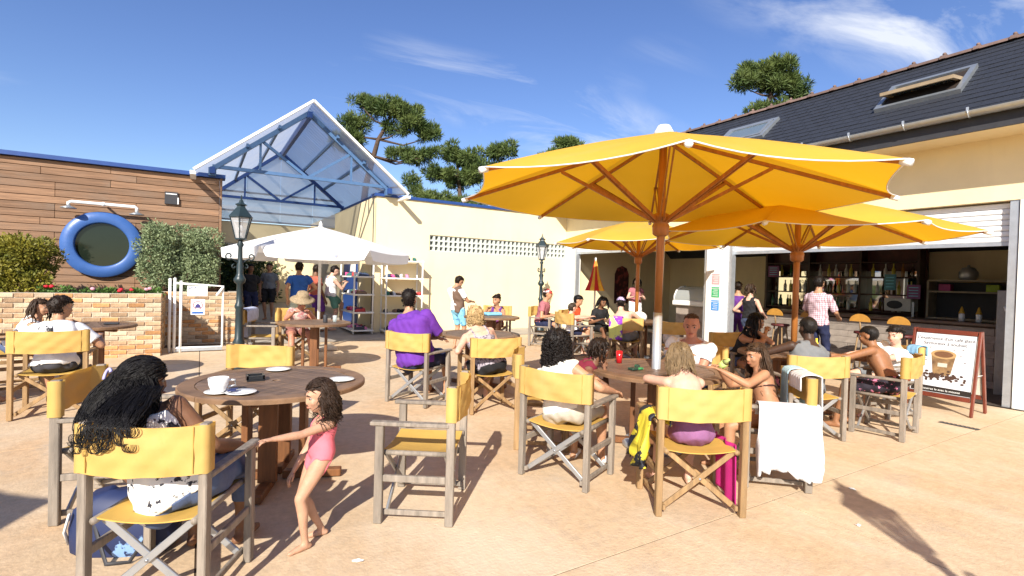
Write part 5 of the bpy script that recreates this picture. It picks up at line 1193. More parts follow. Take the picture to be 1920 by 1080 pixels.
mb.tube([hc_+(Vector((0, 0, 1))*math.sin(a)*.034+hs_*math.cos(a)*.03+hx_*.01*math.sin(a)) for a in np.linspace(-.6, 2.4, 9)], .007, 6); tag(mb.obj('hair_tie', mat('lilac_elastic', (.45, .42, .75), .6)), 'lilac hair tie in the long black hair', 'hair tie')

# girl in pink
person('small girl in a pink swimsuit standing barefoot with one hand on the armrest', (.56, 3.06), 100, (.60, 3.085, .845), (-.80, -.05, -.12), s=.60, female=True, pelvis=(0, -.05, .525), headk=1.30, vox=.0100, girth=1.0, shw=.92,
       legs=((.06, -.085, .05), (-.045, .045, .05)), hands=((.12, .06, .40), (-.13, .45, .665)), elbows=((.6, -.6, -.5), (-.2, -.1, -.9)), skin_c=('girl', (.50, .28, .18)),
       kneepole=((0, 1, .1), (0, 1, .1)), clothes=[('swimsuit', suit(.74, .12), .006, pnk, dict(wr=.0015, wf=60))],
       hair=hair('dark_brown', (.034, .019, .012), strands=620, clump=11, len=.175, wave=.022, rad=.0042, arc=.50, flareout=.12, nseg=10, freq=1.5, spread=.7, thick=.020, wr=.003, line=.062, side=-.005, seed=5, zlo=-.05, sleek=1, flen=.05, nfuzz=500))

# left group
person('young man in a white t-shirt with a printed back, seated by the brick planter', (-1.27, 6.93), -2, (-1.255, 7.08, 1.125), (.75, .66, -.05), s=.98, girth=1.05, skin_c=T_tan, hands=((.30, .36, .74), (-.1, .42, .74)), vox=.012,
       clothes=[('t_shirt', tee(.72, -.12), .014, cw, LOO), ('shorts', shorts(.8), .014, cloth('dark_shorts', (.05, .05, .06)), LOO), ('towel', lambda A: A['torso'] & (A['w'] < 0) & (A['u'] > -.125) & (A['u'] < -.005) & (A['t'] > .56) & (A['t'] < .80), .0265, mat('shirt_print', (.03, .03, .035), .85, col2=(.7, .7, .7), scale=9, thr=(.56, .6)), {})], hair=hair('brown', DBR, thick=.020, wr=.004, wf=90, back=-.06))
M_ = frame((-1.35, 6.757, .935), (1, -.06, 0), (.02, .08, 1))
person('dark-haired girl in white seated behind the young man in the printed t-shirt', (-1.85, 8.25), -80, (-1.64, 8.16, 1.06), (.9, -.4, -.05), s=.85, female=True, skin_c=T_tan, clothes=[('top', vest(), .008, cw, WRK), ('shorts', shorts(.4), .01, denim, WRK)], hands=((.15, .42, .76), (-.1, .42, .76)), legs=((.1, .42, .08), (-.1, .55, .08)), vox=.013,
       hair=hair('brown2', BRN, strands=60, len=.2, rad=.011, wave=.01, thick=.02))
person('bare-legged person cut off by the left edge of the picture', (-2.35, 7.35), -50, (-2.30, 7.42, 1.1), (.8, .6, 0), s=.95, skin_c=T_tan, clothes=[('shorts', shorts(.35), .01, navy, WRK), ('t_shirt', tee(), .012, gry, LOO)], legs=((.12, .52, .08), (-.12, .42, .08)), vox=.014, hair=hair('brown', DBR))

# middle group
person('heavy man in a purple hoodie seen from behind with folded arms', (2.31, 5.94), -58, (2.235, 6.10, 1.275), (.62, .72, .02), s=1.06, girth=1.42, skin_c=T_tan, shw=1.2, hands=((-.02, .34, .80), (.05, .30, .76)), elbows=((.9, -.1, -.5), (-.9, -.1, -.5)), vox=.013,
       clothes=[('hoodie', tee(.98, -.14), .022, pur, LOO), ('shorts', shorts(.85), .016, navy, LOO), ('sandals', shoes(), .004, cloth('brown_leather', (.10, .04, .02)), {})], hair=hair('short_black', (.012, .008, .006), thick=.014, wr=.002, wf=120, back=-.085))
person('blonde woman in a grey patterned strappy top, seen from behind', (2.96, 5.33), -7, (2.905, 5.60, 1.10), (.25, .95, -.15), s=.96, girth=1.22, female=True, skin_c=T_pale, hands=((.16, .48, .76), (-.30, .22, .67)), shw=1.1, vox=.013,
       clothes=[('top', vest(-.1, .66, .075, .105), .010, leop, WRK), ('skirt', shorts(.75, .16), .016, blk, LOO), ('sandals', shoes(), .004, blk, {})],
       hair=hair('blonde', (.42, .29, .14), fuzz=0, curls=(420, .018), thick=.02, wr=.006, wf=70, clo=-.09, wide=.092, back=-.08, arc=.7))
person('boy standing in blue swim shorts with a brown towel over his shoulder', (4.50, 9.45), -70, (4.50, 9.42, 1.49), (.75, .1, -.5), s=.92, legs='stand', pelvis=(0, 0, .83), skin_c=T_tan, hands=((.12, .28, .98), (-.12, .28, .98)), vox=.014,
       clothes=[('t_shirt', tee(.6, -.02), .014, cw, LOO), ('shorts', shorts(.85), .018, aqua, LOO), ('towel', lambda A: (A['torso'] | A['uparm']) & (A['u'] > .02) & (A['u'] < .17) & (A['t'] > -.1) & (A['t'] < 1.0), .032, cloth('towel_brown', (.14, .085, .06)), LOO)], hair=hair('brown', DBR))
person('woman with a hair bun and sunglasses seated at the table by the pale wall', (5.42, 9.50), 140, (5.33, 9.33, 1.12), (-.85, -.45, -.1), s=.95, female=True, skin_c=T_tan, hands=((.1, .42, .82), (-.1, .42, .82)), vox=.014,
       clothes=[('top', vest(-.05, .72), .01, cloth('violet', (.12, .03, .22)), WRK), ('skirt', shorts(.8), .014, cloth('maroon', (.12, .01, .015)), LOO)], hair=hair('brown', DBR))
b = MB(); b.ball((0, 0, 0), (.05, .05, .045), 10, 8); b.obj('hair_bun', HAIRM('brown', DBR), bpy.data.objects[[o.name for o in bpy.data.objects if o.name.startswith('person') and not o.parent][-1]], (5.33-5.42+.075, 9.33-9.5+.04, 1.12-gz(9.5)+.10))
mb = MB(); mb.box((0, 0, .03), (.34, .22, .06), .02); tag(mb.obj('beach_towel', aqua, None, (4.98, 8.85, gz(8.65)+.748)), 'light blue towel on the table by the pale wall', 'towel')

# table under the big umbrella
person('curly dark-haired woman in a white sleeveless blouse, nearest the big umbrella', (2.54, 3.23), -66, (2.51, 3.36, 1.035), (.85, .5, -.05), s=.96, girth=1.1, female=True, skin_c=T_tan, hands=((.27, .27, .665), (-.05, .40, .70)), elbows=((1, -.4, -.5), (-.8, -.2, -.6)), vox=.0095,
       clothes=[('blouse', lambda A: (A['torso'] & (A['t'] > -.06) & (A['t'] < .965)) | (A['uparm'] & (A['ta'] < .10)), .011, cloth('ivory', (.74, .70, .63)), WRK), ('shorts', shorts(.78, .12), .014, kha, LOO), ('sandals', shoes(), .004, cw, {})],
       hair=hair('curly_black', (.010, .007, .006), fuzz=0, curls=(800, .018), thick=.03, wr=.006, wf=60, clo=-.16, wide=.108, back=-.1, side=.0, arc=.66))
person('child in a burgundy top leaning over the big umbrella table', (2.88, 3.98), -128, (3.20, 3.62, .925), (.9, -.42, -.15), s=.70, skin_c=('child_brown', (.17, .08, .045)), headk=1.18, pelvis=(0, .02, .50), hands=((.12, .52, .76), (-.20, .46, .76)), vox=.012,
       clothes=[('top', vest(-.05, .84, .03, .12), .009, burg, WRK), ('shorts', shorts(.6), .01, navy, LOO)], hair=hair('dark_bob', (.016, .009, .006), strands=110, len=.10, rad=.011, wave=.006, thick=.024, arc=.66, line=.035))
person('man with receding hair in a white t-shirt facing the viewer with folded arms', (4.74, 3.80), 108, (4.60, 3.72, 1.11), (-.84, -.62, -.22), s=1.08, girth=1.2, skin_c=T_red, hands=((-.02, .34, .775), (.04, .29, .785)), elbows=((.8, -.2, -.7), (-.8, -.2, -.7)), shw=1.08, vox=.010,
       clothes=[('t_shirt', tee(.52, -.06, .94), .012, cw, LOO), ('shorts', shorts(.85), .014, navy, LOO)], hair=hair('thin_brown', (.09, .05, .03), flen=.008, thick=.006, line=.085, back=-.05, side=-.03, wr=.0015))
person('girl with wet fair hair and bare back seated in front of the big umbrella', (3.00, 2.41), -30, (3.165, 2.66, 1.0), (.35, .92, -.15), s=.84, female=True, skin_c=T_pale, hands=((.10, .62, .775), (-.08, .60, .775)), elbows=((1, 0, .05), (-1, 0, .05)), pelvis=(.02, -.02, .52), vox=.0095,
       clothes=[('swimsuit', lambda A: shorts(.3, .30)(A), .006, lav, WRK)], hair=hair('wet_fair', (.17, .115, .06), strands=420, len=.17, rad=.0052, wave=.008, thick=.014, arc=.6, flareout=.05, spread=.2, line=.05, side=.0, wr=.003, seed=9))
person('girl with long brown wavy hair in a bikini, in profile beside the towelled chair', (3.98, 2.44), 48, (4.02, 2.58, .97), (-.93, .30, -.12), s=.84, female=True, skin_c=('tan2', (.40, .20, .11)), hands=((.05, .36, .84), (-.12, .38, .86)), vox=.0095, pelvis=(0, -.02, .52),
       clothes=[('bikini_top', band(.55, .60), .006, cloth('dark_brown', (.06, .025, .02)), {}), ('bikini_bottom', shorts(.22, .12), .008, flor, WRK)],
       hair=hair('brown_wavy', (.055, .03, .016), strands=420, len=.36, rad=.0048, wave=.018, thick=.016, arc=.44, flareout=.10, nseg=10, spread=.3, line=.05, seed=11))

# right-hand table
person('dark-skinned man in a grey vest seen from behind', (5.50, 2.97), -29, (5.66, 3.04, 1.12), (.45, .88, -.1), s=1.02, girth=1.05, skin_c=T_dk, hands=((.32, .52, .765), (-.36, .46, .76)), elbows=((.95, -.1, -.3), (-.95, -.1, -.3)), shw=1.1, vox=.012,
       clothes=[('vest', vest(-.08, .86, .05, .14), .011, gry, WRK), ('shorts', shorts(.85), .014, flor, LOO)], hair=hair('cropped', (.01, .008, .007), flen=.004, thick=.007, wr=.001, back=-.06))
person('shirtless man in flowered swim shorts seen from behind at the right-hand table', (6.42, 2.59), 9, (6.53, 2.82, 1.03), (-.1, .95, -.2), s=.96, skin_c=('brown_back', (.27, .125, .06)), hands=((.10, .62, .76), (-.34, .50, .76)), elbows=((.9, -.1, -.4), (-.95, -.1, -.3)), vox=.012, legs=((.12, .42, .08), (-.22, .40, .08)),
       clothes=[('shorts', shorts(.85, .10), .014, flor, LOO)], hair=hair('cropped', (.01, .008, .007), flen=.004, thick=.009, wr=.001, back=-.06))
person('young man in a white t-shirt looking left beside the easel sign', (7.42, 3.02), 70, (7.40, 2.90, 1.0), (-.92, .10, -.15), s=.95, skin_c=T_pale, hands=((.1, .42, .74), (-.1, .42, .74)), vox=.012,
       clothes=[('t_shirt', tee(.6), .013, cw, LOO), ('shorts', shorts(.8), .014, gry, LOO)], hair=hair('short_dark', (.014, .009, .007), thick=.022, wr=.004, wf=90, back=-.05))
person('dark-haired woman with a white watch, elbows on the right-hand table', (6.62, 4.52), 165, (6.50, 4.18, 1.075), (.62, -.75, -.15), s=.94, female=True, skin_c=('tan2', (.40, .20, .11)), hands=((-.10, .40, .95), (.06, .42, .95)), elbows=((.6, .5, -.6), (-.6, .5, -.6)), vox=.012, pelvis=(0, .0, .52),
       clothes=[('top', vest(-.05, .72), .01, blk, WRK), ('shorts', shorts(.5), .012, denim, LOO)], hair=hair('jet_black', BLK, strands=120, len=.25, rad=.011, wave=.01, thick=.022, arc=.55))

# group under the farthest umbrella
person('shirtless man in a purple and white cap seen from behind', (6.85, 7.00), -50, (6.80, 7.14, 1.17), (.7, .7, -.25), s=1.0, skin_c=T_pale, hands=((.22, .40, .80), (-.22, .40, .80)), elbows=((.9, -.2, -.5), (-.9, -.2, -.5)), vox=.014, shw=1.08,
       clothes=[('shorts', shorts(.8, .10), .014, gry, LOO), ('cap', lambda A: A['head'] & (A['hz'] > .035), .014, mat('cap_purple', (.45, .38, .62), .8), {})], hair=hair('short_black', (.012, .008, .006), thick=.010))
person('short-haired child in white seated under the farthest umbrella', (6.33, 7.95), -95, (6.28, 7.95, 1.03), (.95, .1, -.2), s=.8, skin_c=T_pale, clothes=[('top', vest(), .009, cw, WRK), ('shorts', shorts(.5), .01, navy, LOO)], vox=.014, hands=((.1, .4, .8), (-.1, .4, .8)), hair=hair('brown3', (.05, .035, .025), thick=.024, wr=.004))
person('dark-haired boy in an orange-red t-shirt under the farthest umbrella', (6.80, 8.50), -150, (6.76, 8.36, 1.16), (.6, -.75, -.3), s=.92, skin_c=T_tan, clothes=[('t_shirt', tee(), .014, cloth('orange_red', (.62, .07, .02)), LOO), ('shorts', shorts(.8), .012, navy, LOO)], vox=.015, hair=hair('jet_black', BLK, thick=.022))
person('person in a red and white cap at the back of the farthest umbrella group', (6.55, 9.35), -140, (6.60, 9.25, 1.26), (.7, -.6, -.1), s=.98, skin_c=T_tan, clothes=[('t_shirt', tee(), .012, cloth('rose', (.35, .12, .14)), LOO), ('shorts', shorts(.8), .012, navy, LOO), ('cap', lambda A: (A['hz'] > .03) & (np.abs(A['hx']) < .12) & (np.abs(A['hy']) < .13) & (A['hz'] < .2), .016, mat('cap_red_white', (.7, .06, .05), .7, col2=(.75, .7, .68), scale=9, thr=(.48, .52)), {})], vox=.015, hair=hair('brown', DBR))
chair('g', 6.55, 9.35, -140, 'yellow chair farthest back under the farthest umbrella')
person('dark-haired woman in black beside the closed red and yellow parasol', (7.35, 8.35), 175, (7.32, 8.24, 1.14), (-.1, -.95, -.35), s=.95, female=True, skin_c=T_brn, clothes=[('t_shirt', tee(.9), .012, blk, LOO), ('shorts', shorts(.8), .012, blk, LOO)], vox=.015, hair=hair('jet_black', BLK, strands=50, len=.2, rad=.012))

# at the bar
person('man in a red and white checked shirt standing at the bar', (9.75, 5.05), -90, (9.75, 5.05, 1.66), (1, .1, -.05), s=1.03, legs='stand', pelvis=(0, 0, .93), skin_c=T_tan, hands=((.2, .3, 1.05), (-.2, .3, 1.05)), vox=.014, clothes=[('shirt', tee(.95, -.08), .016, check, LOO), ('trousers', trousers(), .014, navy, LOO)], hair=hair('short_black', (.012, .008, .006)))
person('woman in a black top and denim shorts standing at the bar', (9.62, 6.33), -85, (9.62, 6.33, 1.50), (1, .2, 0), s=.95, female=True, legs='stand', pelvis=(0, 0, .855), skin_c=T_pale, hands=((.24, .1, .95), (-.24, .12, .98)), vox=.014, clothes=[('top', vest(.05, .84), .01, blk, WRK), ('shorts', shorts(.32, .16), .012, denim, LOO)], hair=hair('brown2', BRN, strands=40, len=.12, rad=.012))
person('woman in violet standing in the shade behind the white pillar', (10.2, 7.02), -60, (10.2, 7.02, 1.55), (.8, .5, 0), s=.95, female=True, legs='stand', pelvis=(0, 0, .86), skin_c=T_tan, vox=.016, clothes=[('dress', shorts(.9, .9), .012, cloth('violet', (.12, .03, .22)), LOO)], hair=hair('brown', DBR))
person('barmaid in a light top and white apron standing inside the left opening', (10.6, 10.55), 150, (10.6, 10.5, 1.60), (-.5, -.8, -.2), s=.97, female=True, legs='stand', pelvis=(0, 0, .87), skin_c=T_pale, hands=((.12, .25, 1.05), (-.12, .25, 1.05)), vox=.016, clothes=[('top', tee(.4), .01, cloth('rose', (.35, .12, .14)), WRK), ('apron', shorts(.95, .3), .02, cw, LOO)], hair=hair('brown', DBR, strands=40, len=.15, rad=.012))

# in front of and inside the passage
person('woman in a straw hat and printed top seated behind the left table', (1.38, 9.10), 180, (1.43, 8.98, 1.08), (.05, -.85, -.6), s=.95, female=True, skin_c=T_red, hands=((.12, .42, .83), (-.12, .42, .83)), legs=((.14, .46, .08), (-.18, .40, .08)), vox=.014,
       clothes=[('top', tee(.3), .012, mat('cloth_flower_print', (.40, .16, .16), .85, col2=(.45, .40, .34), scale=24, thr=(.45, .55)), LOO), ('skirt', shorts(.75), .014, cloth('rosewood', (.25, .10, .08)), LOO)], hair=hair('brown', DBR))
hat = MB(); hat.lathe([(.20, -.025), (.17, -.005), (.105, .012), (.10, .06), (.085, .105), (.05, .12), (.005, .122)], n=24); ho_ = hat.obj('straw_hat', mat('straw', (.30, .22, .13), .85, var=.3, scale=40, bump=.4), None, (1.43, 8.93, 1.155)); ho_.rotation_euler = (R_(22), 0, 0); tag(ho_, 'straw sun hat on the woman behind the left table', 'hat')
person('man in a royal blue t-shirt and pale shorts standing under the white parasol', (1.80, 11.65), 20, (1.80, 11.72, 1.68), (.3, .9, -.35), s=1.0, girth=1.1, legs='stand', pelvis=(0, 0, .91), skin_c=T_tan, hands=((.28, .12, 1.0), (-.26, .0, .86)), vox=.015, clothes=[('t_shirt', tee(.55, -.06), .016, blu, LOO), ('shorts', shorts(.9), .018, sand, LOO)], hair=hair('short_black', (.012, .008, .006)))
person('woman in coral and purple standing beside the man in royal blue', (2.35, 12.75), -60, (2.35, 12.75, 1.66), (.6, .6, -.3), s=.98, female=True, legs='stand', pelvis=(0, 0, .89), skin_c=T_brn, vox=.016, clothes=[('t_shirt', tee(.6), .012, org, LOO), ('skirt', shorts(.95), .02, cloth('violet', (.12, .03, .22)), LOO)], hair=hair('brown', DBR))
person('man in a white tank top and green shorts stepping up to the shoe rack', (2.72, 12.95), -75, (2.80, 12.92, 1.66), (.9, .1, -.45), s=1.0, legs=((.08, -.05, .08), (-.08, .32, .22)), pelvis=(0, 0, .90), skin_c=T_pale, hands=((.12, .32, 1.15), (-.12, .34, 1.18)), vox=.014, kneepole=((0, 1, 0), (0, 1, .3)), clothes=[('tank_top', vest(-.14, .86, .05, .14), .013, cw, LOO), ('shorts', shorts(.8, .05), .02, grn, LOO)], hair=hair('short_black', (.012, .008, .006)))
person('woman in a grey t-shirt and black shorts deep in the passage', (1.62, 15.6), 160, (1.62, 15.6, 1.72), (-.2, -.9, 0), s=.95, girth=1.1, female=True, legs='stand', pelvis=(0, 0, .86), skin_c=T_tan, vox=.017, clothes=[('t_shirt', tee(.6), .014, gry, LOO), ('shorts', shorts(.95), .018, blk, LOO)], hair=hair('brown', DBR))
person('person in dark clothes at the left side of the passage', (1.05, 14.2), 200, (1.05, 14.2, 1.66), (.3, -.9, 0), s=.94, legs='stand', pelvis=(0, 0, .85), skin_c=T_brn, vox=.017, clothes=[('t_shirt', tee(.6), .014, blk, LOO), ('shorts', shorts(.9), .018, navy, LOO)], hair=hair('jet_black', BLK))

# ================================================================ PLANTS
def leaf_cloud(centres, n, size, seed, aspect=.45, spread=.75, updir=.3, shell=.55):
    """many small leaf-shaped faces through the volume of several ellipsoids"""
    rg = np.random.default_rng(seed); w = np.array([c[3]*c[4]*c[5] for c in centres])**.75; w = w/w.sum(); k = rg.choice(len(centres), n, p=w)
    C_ = np.array([c[:3] for c in centres])[k]; Rr = np.array([c[3:6] for c in centres])[k]
    d = rg.normal(size=(n, 3)); d /= np.linalg.norm(d, axis=1)[:, None]
    rad = (shell+(1-shell)*rg.random(n)**.6)*(1+.12*rg.normal(size=n)); P = C_+d*Rr*rad[:, None]
    ax = d*spread+rg.normal(size=(n, 3))*.6; ax[:, 2] += updir; ax /= np.linalg.norm(ax, axis=1)[:, None]
    sd = np.cross(ax, rg.normal(size=(n, 3))); sd /= np.linalg.norm(sd, axis=1)[:, None]
    L_ = size*(.6+.8*rg.random(n)); a = P; b = P+ax*(L_*.5)[:, None]+sd*(L_*aspect*.5)[:, None]; c = P+ax*L_[:, None]; e = P+ax*(L_*.5)[:, None]-sd*(L_*aspect*.5)[:, None]
    vs = np.stack([a, b, c, e], 1).reshape(-1, 3)
    return vs, np.arange(4*n).reshape(-1, 4)
def fast_mesh(name, vs, fs, m, parent=None, loc=(0, 0, 0)):
    me = bpy.data.meshes.new(name); me.from_pydata(vs.tolist(), [], fs.tolist()); me.materials.append(m); me.update()
    o = bpy.data.objects.new(name, me); COL.objects.link(o); o.parent = parent; o.location = loc; return o
m_bark = mat('pine_bark', (.085, .055, .04), .95, var=.35, scale=6, bump=.7, bscale=14)
m_needle = mat('pine_needles', (.050, .090, .022), .6, col2=(.15, .19, .05), scale=1.1, trans=.2, thr=(.35, .65))
def pine(label, base, lean, puffs, trunk, seed, n=9000, size=.30, tr=.2):
    """puffs: (dx, dy, z, rx, rz) relative to base"""
    t = thing('pine_tree', label, 'tree', base, 0, 'pine trees behind the buildings')
    mb = MB(); H = trunk[-1][2]; rs = [tr*(1-.75*i/(len(trunk)-1)) for i in range(len(trunk))]; mb.tube(trunk, rs, 9); tk = mb.obj('trunk', m_bark, t)
    tp = [Vector(p) for p in trunk]; rg = random.Random(seed)
    for (dx, dy, z, rx, rz) in puffs:
        c = Vector((dx, dy, z-rz*.4)); st = min(tp, key=lambda p: (p-c).length+.6*max(0, p.z-c.z+.4)); md = st.lerp(c, .5)+Vector((rg.uniform(-.2, .2), rg.uniform(-.2, .2), -.12*(c-st).length))
        mb = MB(); mb.tube([st, md, c], [.075, .05, .02], 6); mb.obj('limb', m_bark, t)
    cs = []
    for (dx, dy, z, rx, rz) in puffs:
        for q in range(13):
            a = rg.uniform(0, 6.28); r = rx*math.sqrt(rg.random())*.85; cs.append((dx+r*math.cos(a), dy+r*math.sin(a), z+rg.uniform(-.5, .55)*rz*(1-.4*r/rx), rx*rg.uniform(.18, .34), rx*rg.uniform(.18, .34), rz*rg.uniform(.26, .48)))
    vs, fs = leaf_cloud(cs, n, size, seed, aspect=.16, spread=1.0, updir=.5, shell=.35); fast_mesh('crown', vs, fs, m_needle, t)
# positions: rightwards along the view and up
vr = (.853, -.522)
def PF(u, z, rx, rz, dv=0.0): return (u*vr[0]+dv*.522, u*vr[1]+dv*.853, z, rx, rz)
def TR(*pts): return [(u*vr[0], u*vr[1], z) for u, z in pts]
pine('tall flat-topped pine with open limbs behind the canopy roof', (8.55, 30.0, .42), 0,
     [PF(-.7, 11.3, .9, .7), PF(.5, 11.0, 1.1, .75), PF(1.6, 10.9, 1.2, .75), PF(2.6, 10.1, 1.1, .8), PF(3.2, 9.6, .7, .6), PF(-1.2, 10.0, .9, .8), PF(-1.6, 8.9, .9, .8), PF(-1.0, 9.3, .7, .6), PF(1.6, 8.3, .9, .55), PF(2.5, 8.2, .9, .55), PF(3.1, 8.4, .6, .4), PF(1.3, 9.8, .8, .5), PF(-.5, 8.0, .7, .45), PF(2.2, 6.9, .5, .6, .3), PF(2.6, 6.3, .5, .5, .2)],
     TR((-.9, 0), (-.7, 3.5), (-.4, 6.6), (0, 8.2), (.25, 9.2), (.7, 10.0), (1.0, 10.8)), 11, 32000, .27, .24)
pine('bushy dark pine left of the big umbrella, above the yellow wall', (12.6, 27.6, .42), 0,
     [PF(-.3, 8.6, 1.0, .65), PF(.7, 8.3, 1.0, .7), PF(-1.1, 7.3, .9, .6), PF(.2, 7.0, 1.1, .7), PF(1.3, 7.3, 1.0, .8), PF(-.9, 5.7, 1.2, .6), PF(.9, 5.4, 1.1, .6), PF(-1.6, 5.0, .8, .5)],
     TR((.6, 0), (.6, 3), (.5, 5.5), (.3, 7.2), (.2, 8.2)), 12, 24000, .27, .22)
pine('pine top showing just above the left tip of the big umbrella', (14.6, 26.2, .42), 0,
     [PF(.3, 8.7, 1.0, .6), PF(-.6, 7.8, 1.0, .6), PF(1.0, 7.3, 1.1, .6), PF(.2, 6.2, 1.3, .7)], TR((.3, 0), (.2, 4), (.3, 8)), 13, 12000, .30, .2)
pine('pine top peeping over the middle of the big umbrella', (18.4, 24.4, .42), 0,
     [PF(0, 9.3, .9, .5), PF(-.7, 8.6, .9, .5), PF(.9, 8.3, .9, .5)], TR((0, 0), (.1, 4), (0, 8.6)), 14, 9000, .30, .2)
pine('round-headed pine rising behind the slate roof', (27.7, 17.7, .42), 0,
     [PF(-1.4, 12.9, .9, .6), PF(-.4, 13.7, 1.1, .8), PF(.8, 13.7, 1.0, .8), PF(1.4, 12.9, .9, .8), PF(1.8, 12.2, .6, .6), PF(.3, 12.8, 1.0, .5), PF(-.2, 11.2, .9, .6), PF(.7, 11.4, .9, .6)],
     TR((-.3, 0), (-.2, 6), (0, 9), (-.2, 10.6), (.2, 12.2), (.5, 13)), 15, 20000, .30, .26)
# clipped shrubs in the planter
def shrub(label, loc, cs, n, size, m, seed, asp=.5):
    t = thing('shrub', label, 'shrub', loc, 0, 'shrubs in the brick planter')
    vs, fs = leaf_cloud(cs, n, size, seed, aspect=asp, spread=.8, updir=.35, shell=.62); fast_mesh('foliage', vs, fs, m, t)
    mb = MB(); rg = random.Random(seed)
    for k in range(9):
        c = cs[rg.randrange(len(cs))]; mb.tube([(rg.uniform(-.1, .1), rg.uniform(-.05, .05), 0), (c[0]*.5, c[1]*.5, c[2]*.5), (c[0], c[1], c[2])], [.016, .011, .004], 5)
    mb.obj('stem', m_bark, t)
def blobs(x0, x1, y0, y1, z0, z1, n, r, seed):
    rg = random.Random(seed); return [(rg.uniform(x0, x1), rg.uniform(y0, y1), rg.uniform(z0, z1), r*rg.uniform(.7, 1.2), r*rg.uniform(.7, 1.2), r*rg.uniform(.7, 1.2)) for _ in range(n)]
m_sh2 = mat('grey_green_leaves', (.13, .18, .085), .6, col2=(.34, .40, .21), scale=5, trans=.15)
m_sh1 = mat('golden_leaves', (.06, .085, .012), .55, col2=(.34, .29, .035), scale=4, trans=.2)
shrub('clipped grey-green shrub hiding the right side of the round window', (-.32, 11.82, 1.05), blobs(-.60, .60, -.14, .14, .22, 1.28, 60, .17, 3), 26000, .046, m_sh2, 21)
shrub('golden-green round shrub at the left edge of the picture', (-2.55, 10.95, 1.05), blobs(-.45, .42, -.28, .28, .2, .86, 44, .17, 6), 19000, .052, m_sh1, 22)
for i, (x, lb) in enumerate(((-1.95, 'low leafy plant next to the golden shrub'), (-1.42, 'low green plant below the round window'), (-1.05, 'low plant with a red flower below the round window'), (-.78, 'low bright green plant at the planter corner'))):
    t = thing('bedding_plant', lb, 'plant', (x, 10.62, 1.05), 0, 'low plants along the planter edge')
    vs, fs = leaf_cloud(blobs(-.2, .2, -.06, .06, .03, .13, 8, .07, 40+i), 700, .05, 50+i, aspect=.5); fast_mesh('foliage', vs, fs, mat('bedding_leaves', (.05, .12, .02), .6, col2=(.14, .24, .05), scale=6, trans=.15), t)
    for k in range(3 if i == 2 else 2):
        mb = MB(); mb.ball((random.uniform(-.15, .15), -.07, .17+random.uniform(-.03, .04)), (.035, .03, .028), 8, 5); mb.obj('flower', mat('red_flower', (.55, .015, .03), .6) if i in (2, 0) else mat('pale_flower', (.6, .3, .35), .6), t)
# hedge and wall beyond the passage
h = leaf_cloud(blobs(-.6, 2.0, 20.6, 21.4, .5, 2.2, 30, .5, 8), 12000, .12, 30); hg = fast_mesh('hedge', h[0], h[1], mat('hedge_leaves', (.025, .05, .012), .6, col2=(.07, .11, .03), scale=4, trans=.15)); tag(hg, 'dark green hedge at the far end of the passage', 'hedge')
mb = MB(); mb.box((0, 0, 1.4), (14, .3, 2.8)); tag(mb.obj('garden_wall', m_yellow, None, (1, 21.95, .3)), 'pale wall closing the far end of the passage', 'wall')

# ================================================================ BAR AND ODDMENTS
m_bwood = mat('dark_bar_wood', (.055, .022, .012), .45, var=.4, scale=4, stretch=(1, 1, .3))
m_stone = mat('pale_cladding', (.30, .25, .21), .85, var=.2, scale=7, bump=.4, bscale=30, rnd=.18)
ct = thing('bar_counter', 'long bar counter faced with pale cladding boards', 'counter', (10.9, 5, .012))
mb = MB(); mb.box((.35, -.2, .5), (.6, 7.4, 1.0)); mb.obj('core', m_bwood, ct)
cl = MB(); cl.box((0, 0, 0), (.03, .72, .118), .004); clm = cl.mesh('cladding_board'); clm.materials.append(m_stone)
for k in range(8):
    y = -3.9+(.36 if k % 2 else 0)
    while y < 3.5: inst('cladding_board', clm, ct, (.035, y+.36, .065+.122*k)); y += .726
mb = MB(); mb.box((.33, -.2, 1.03), (.78, 7.5, .05), .01); mb.obj('worktop', mat('worktop', (.14, .09, .06), .35), ct)
# panelled back wall with shelves of bottles
bb = thing('back_bar', 'dark wooden back bar with shelves and mirrors', 'shelf', (13.4, 6.6, .012))
mb = MB(); mb.box((.3, 0, 1.4), (.1, 3.6, 2.7)); mb.obj('panel', mat('red_brown_panel', (.075, .016, .010), .4, var=.3), bb)
for z in (1.05, 1.45, 1.85, 2.2):
    mb = MB(); mb.box((.12, 0, z), (.3, 3.4, .03)); mb.obj('shelf_board', m_bwood, bb)
for y in (-1.75, -.6, .6, 1.75):
    mb = MB(); mb.box((.11, y, 1.4), (.32, .05, 2.7)); mb.obj('upright', m_bwood, bb)
mb = MB(); mb.box((.245, 0, 1.55), (.01, 3.3, .9)); mb.obj('mirror', mat('mirror', (.6, .6, .55), .03, var=.02, metal=1), bb)
BC = [('green', (.03, .12, .03)), ('amber', (.25, .10, .01)), ('clear', (.5, .5, .48)), ('brown', (.06, .025, .01)), ('yellow', (.5, .42, .05))]
bms = []
for nm, c in BC:
    b = MB(); b.lathe([(.035, 0), (.037, .01), (.037, .17), (.014, .22), (.013, .28), (.015, .285), (.015, .3)], n=10); me = b.mesh('bottle'); me.materials.append(mat('bottle_'+nm, c, .15, var=.1, spec=.7)); bms.append((nm, me))
rg = random.Random(12)
for z, lv in ((1.065, 'lowest'), (1.465, 'second'), (1.865, 'upper')):
    y = -1.6
    while y < 1.6:
        if min(abs(y-q) for q in (-1.75, -.6, .6, 1.75)) > .07:
            nm, me = bms[rg.randrange(5)]; o = inst('bottle', me, None, (13.4+rg.uniform(.0, .1), 6.6+y, z+.012))
            tag(o, '%s bottle on the %s shelf behind the bar' % (nm, lv), 'bottle', '%s bottles on the %s shelf behind the bar' % (nm, lv))
        y += rg.uniform(.12, .28)
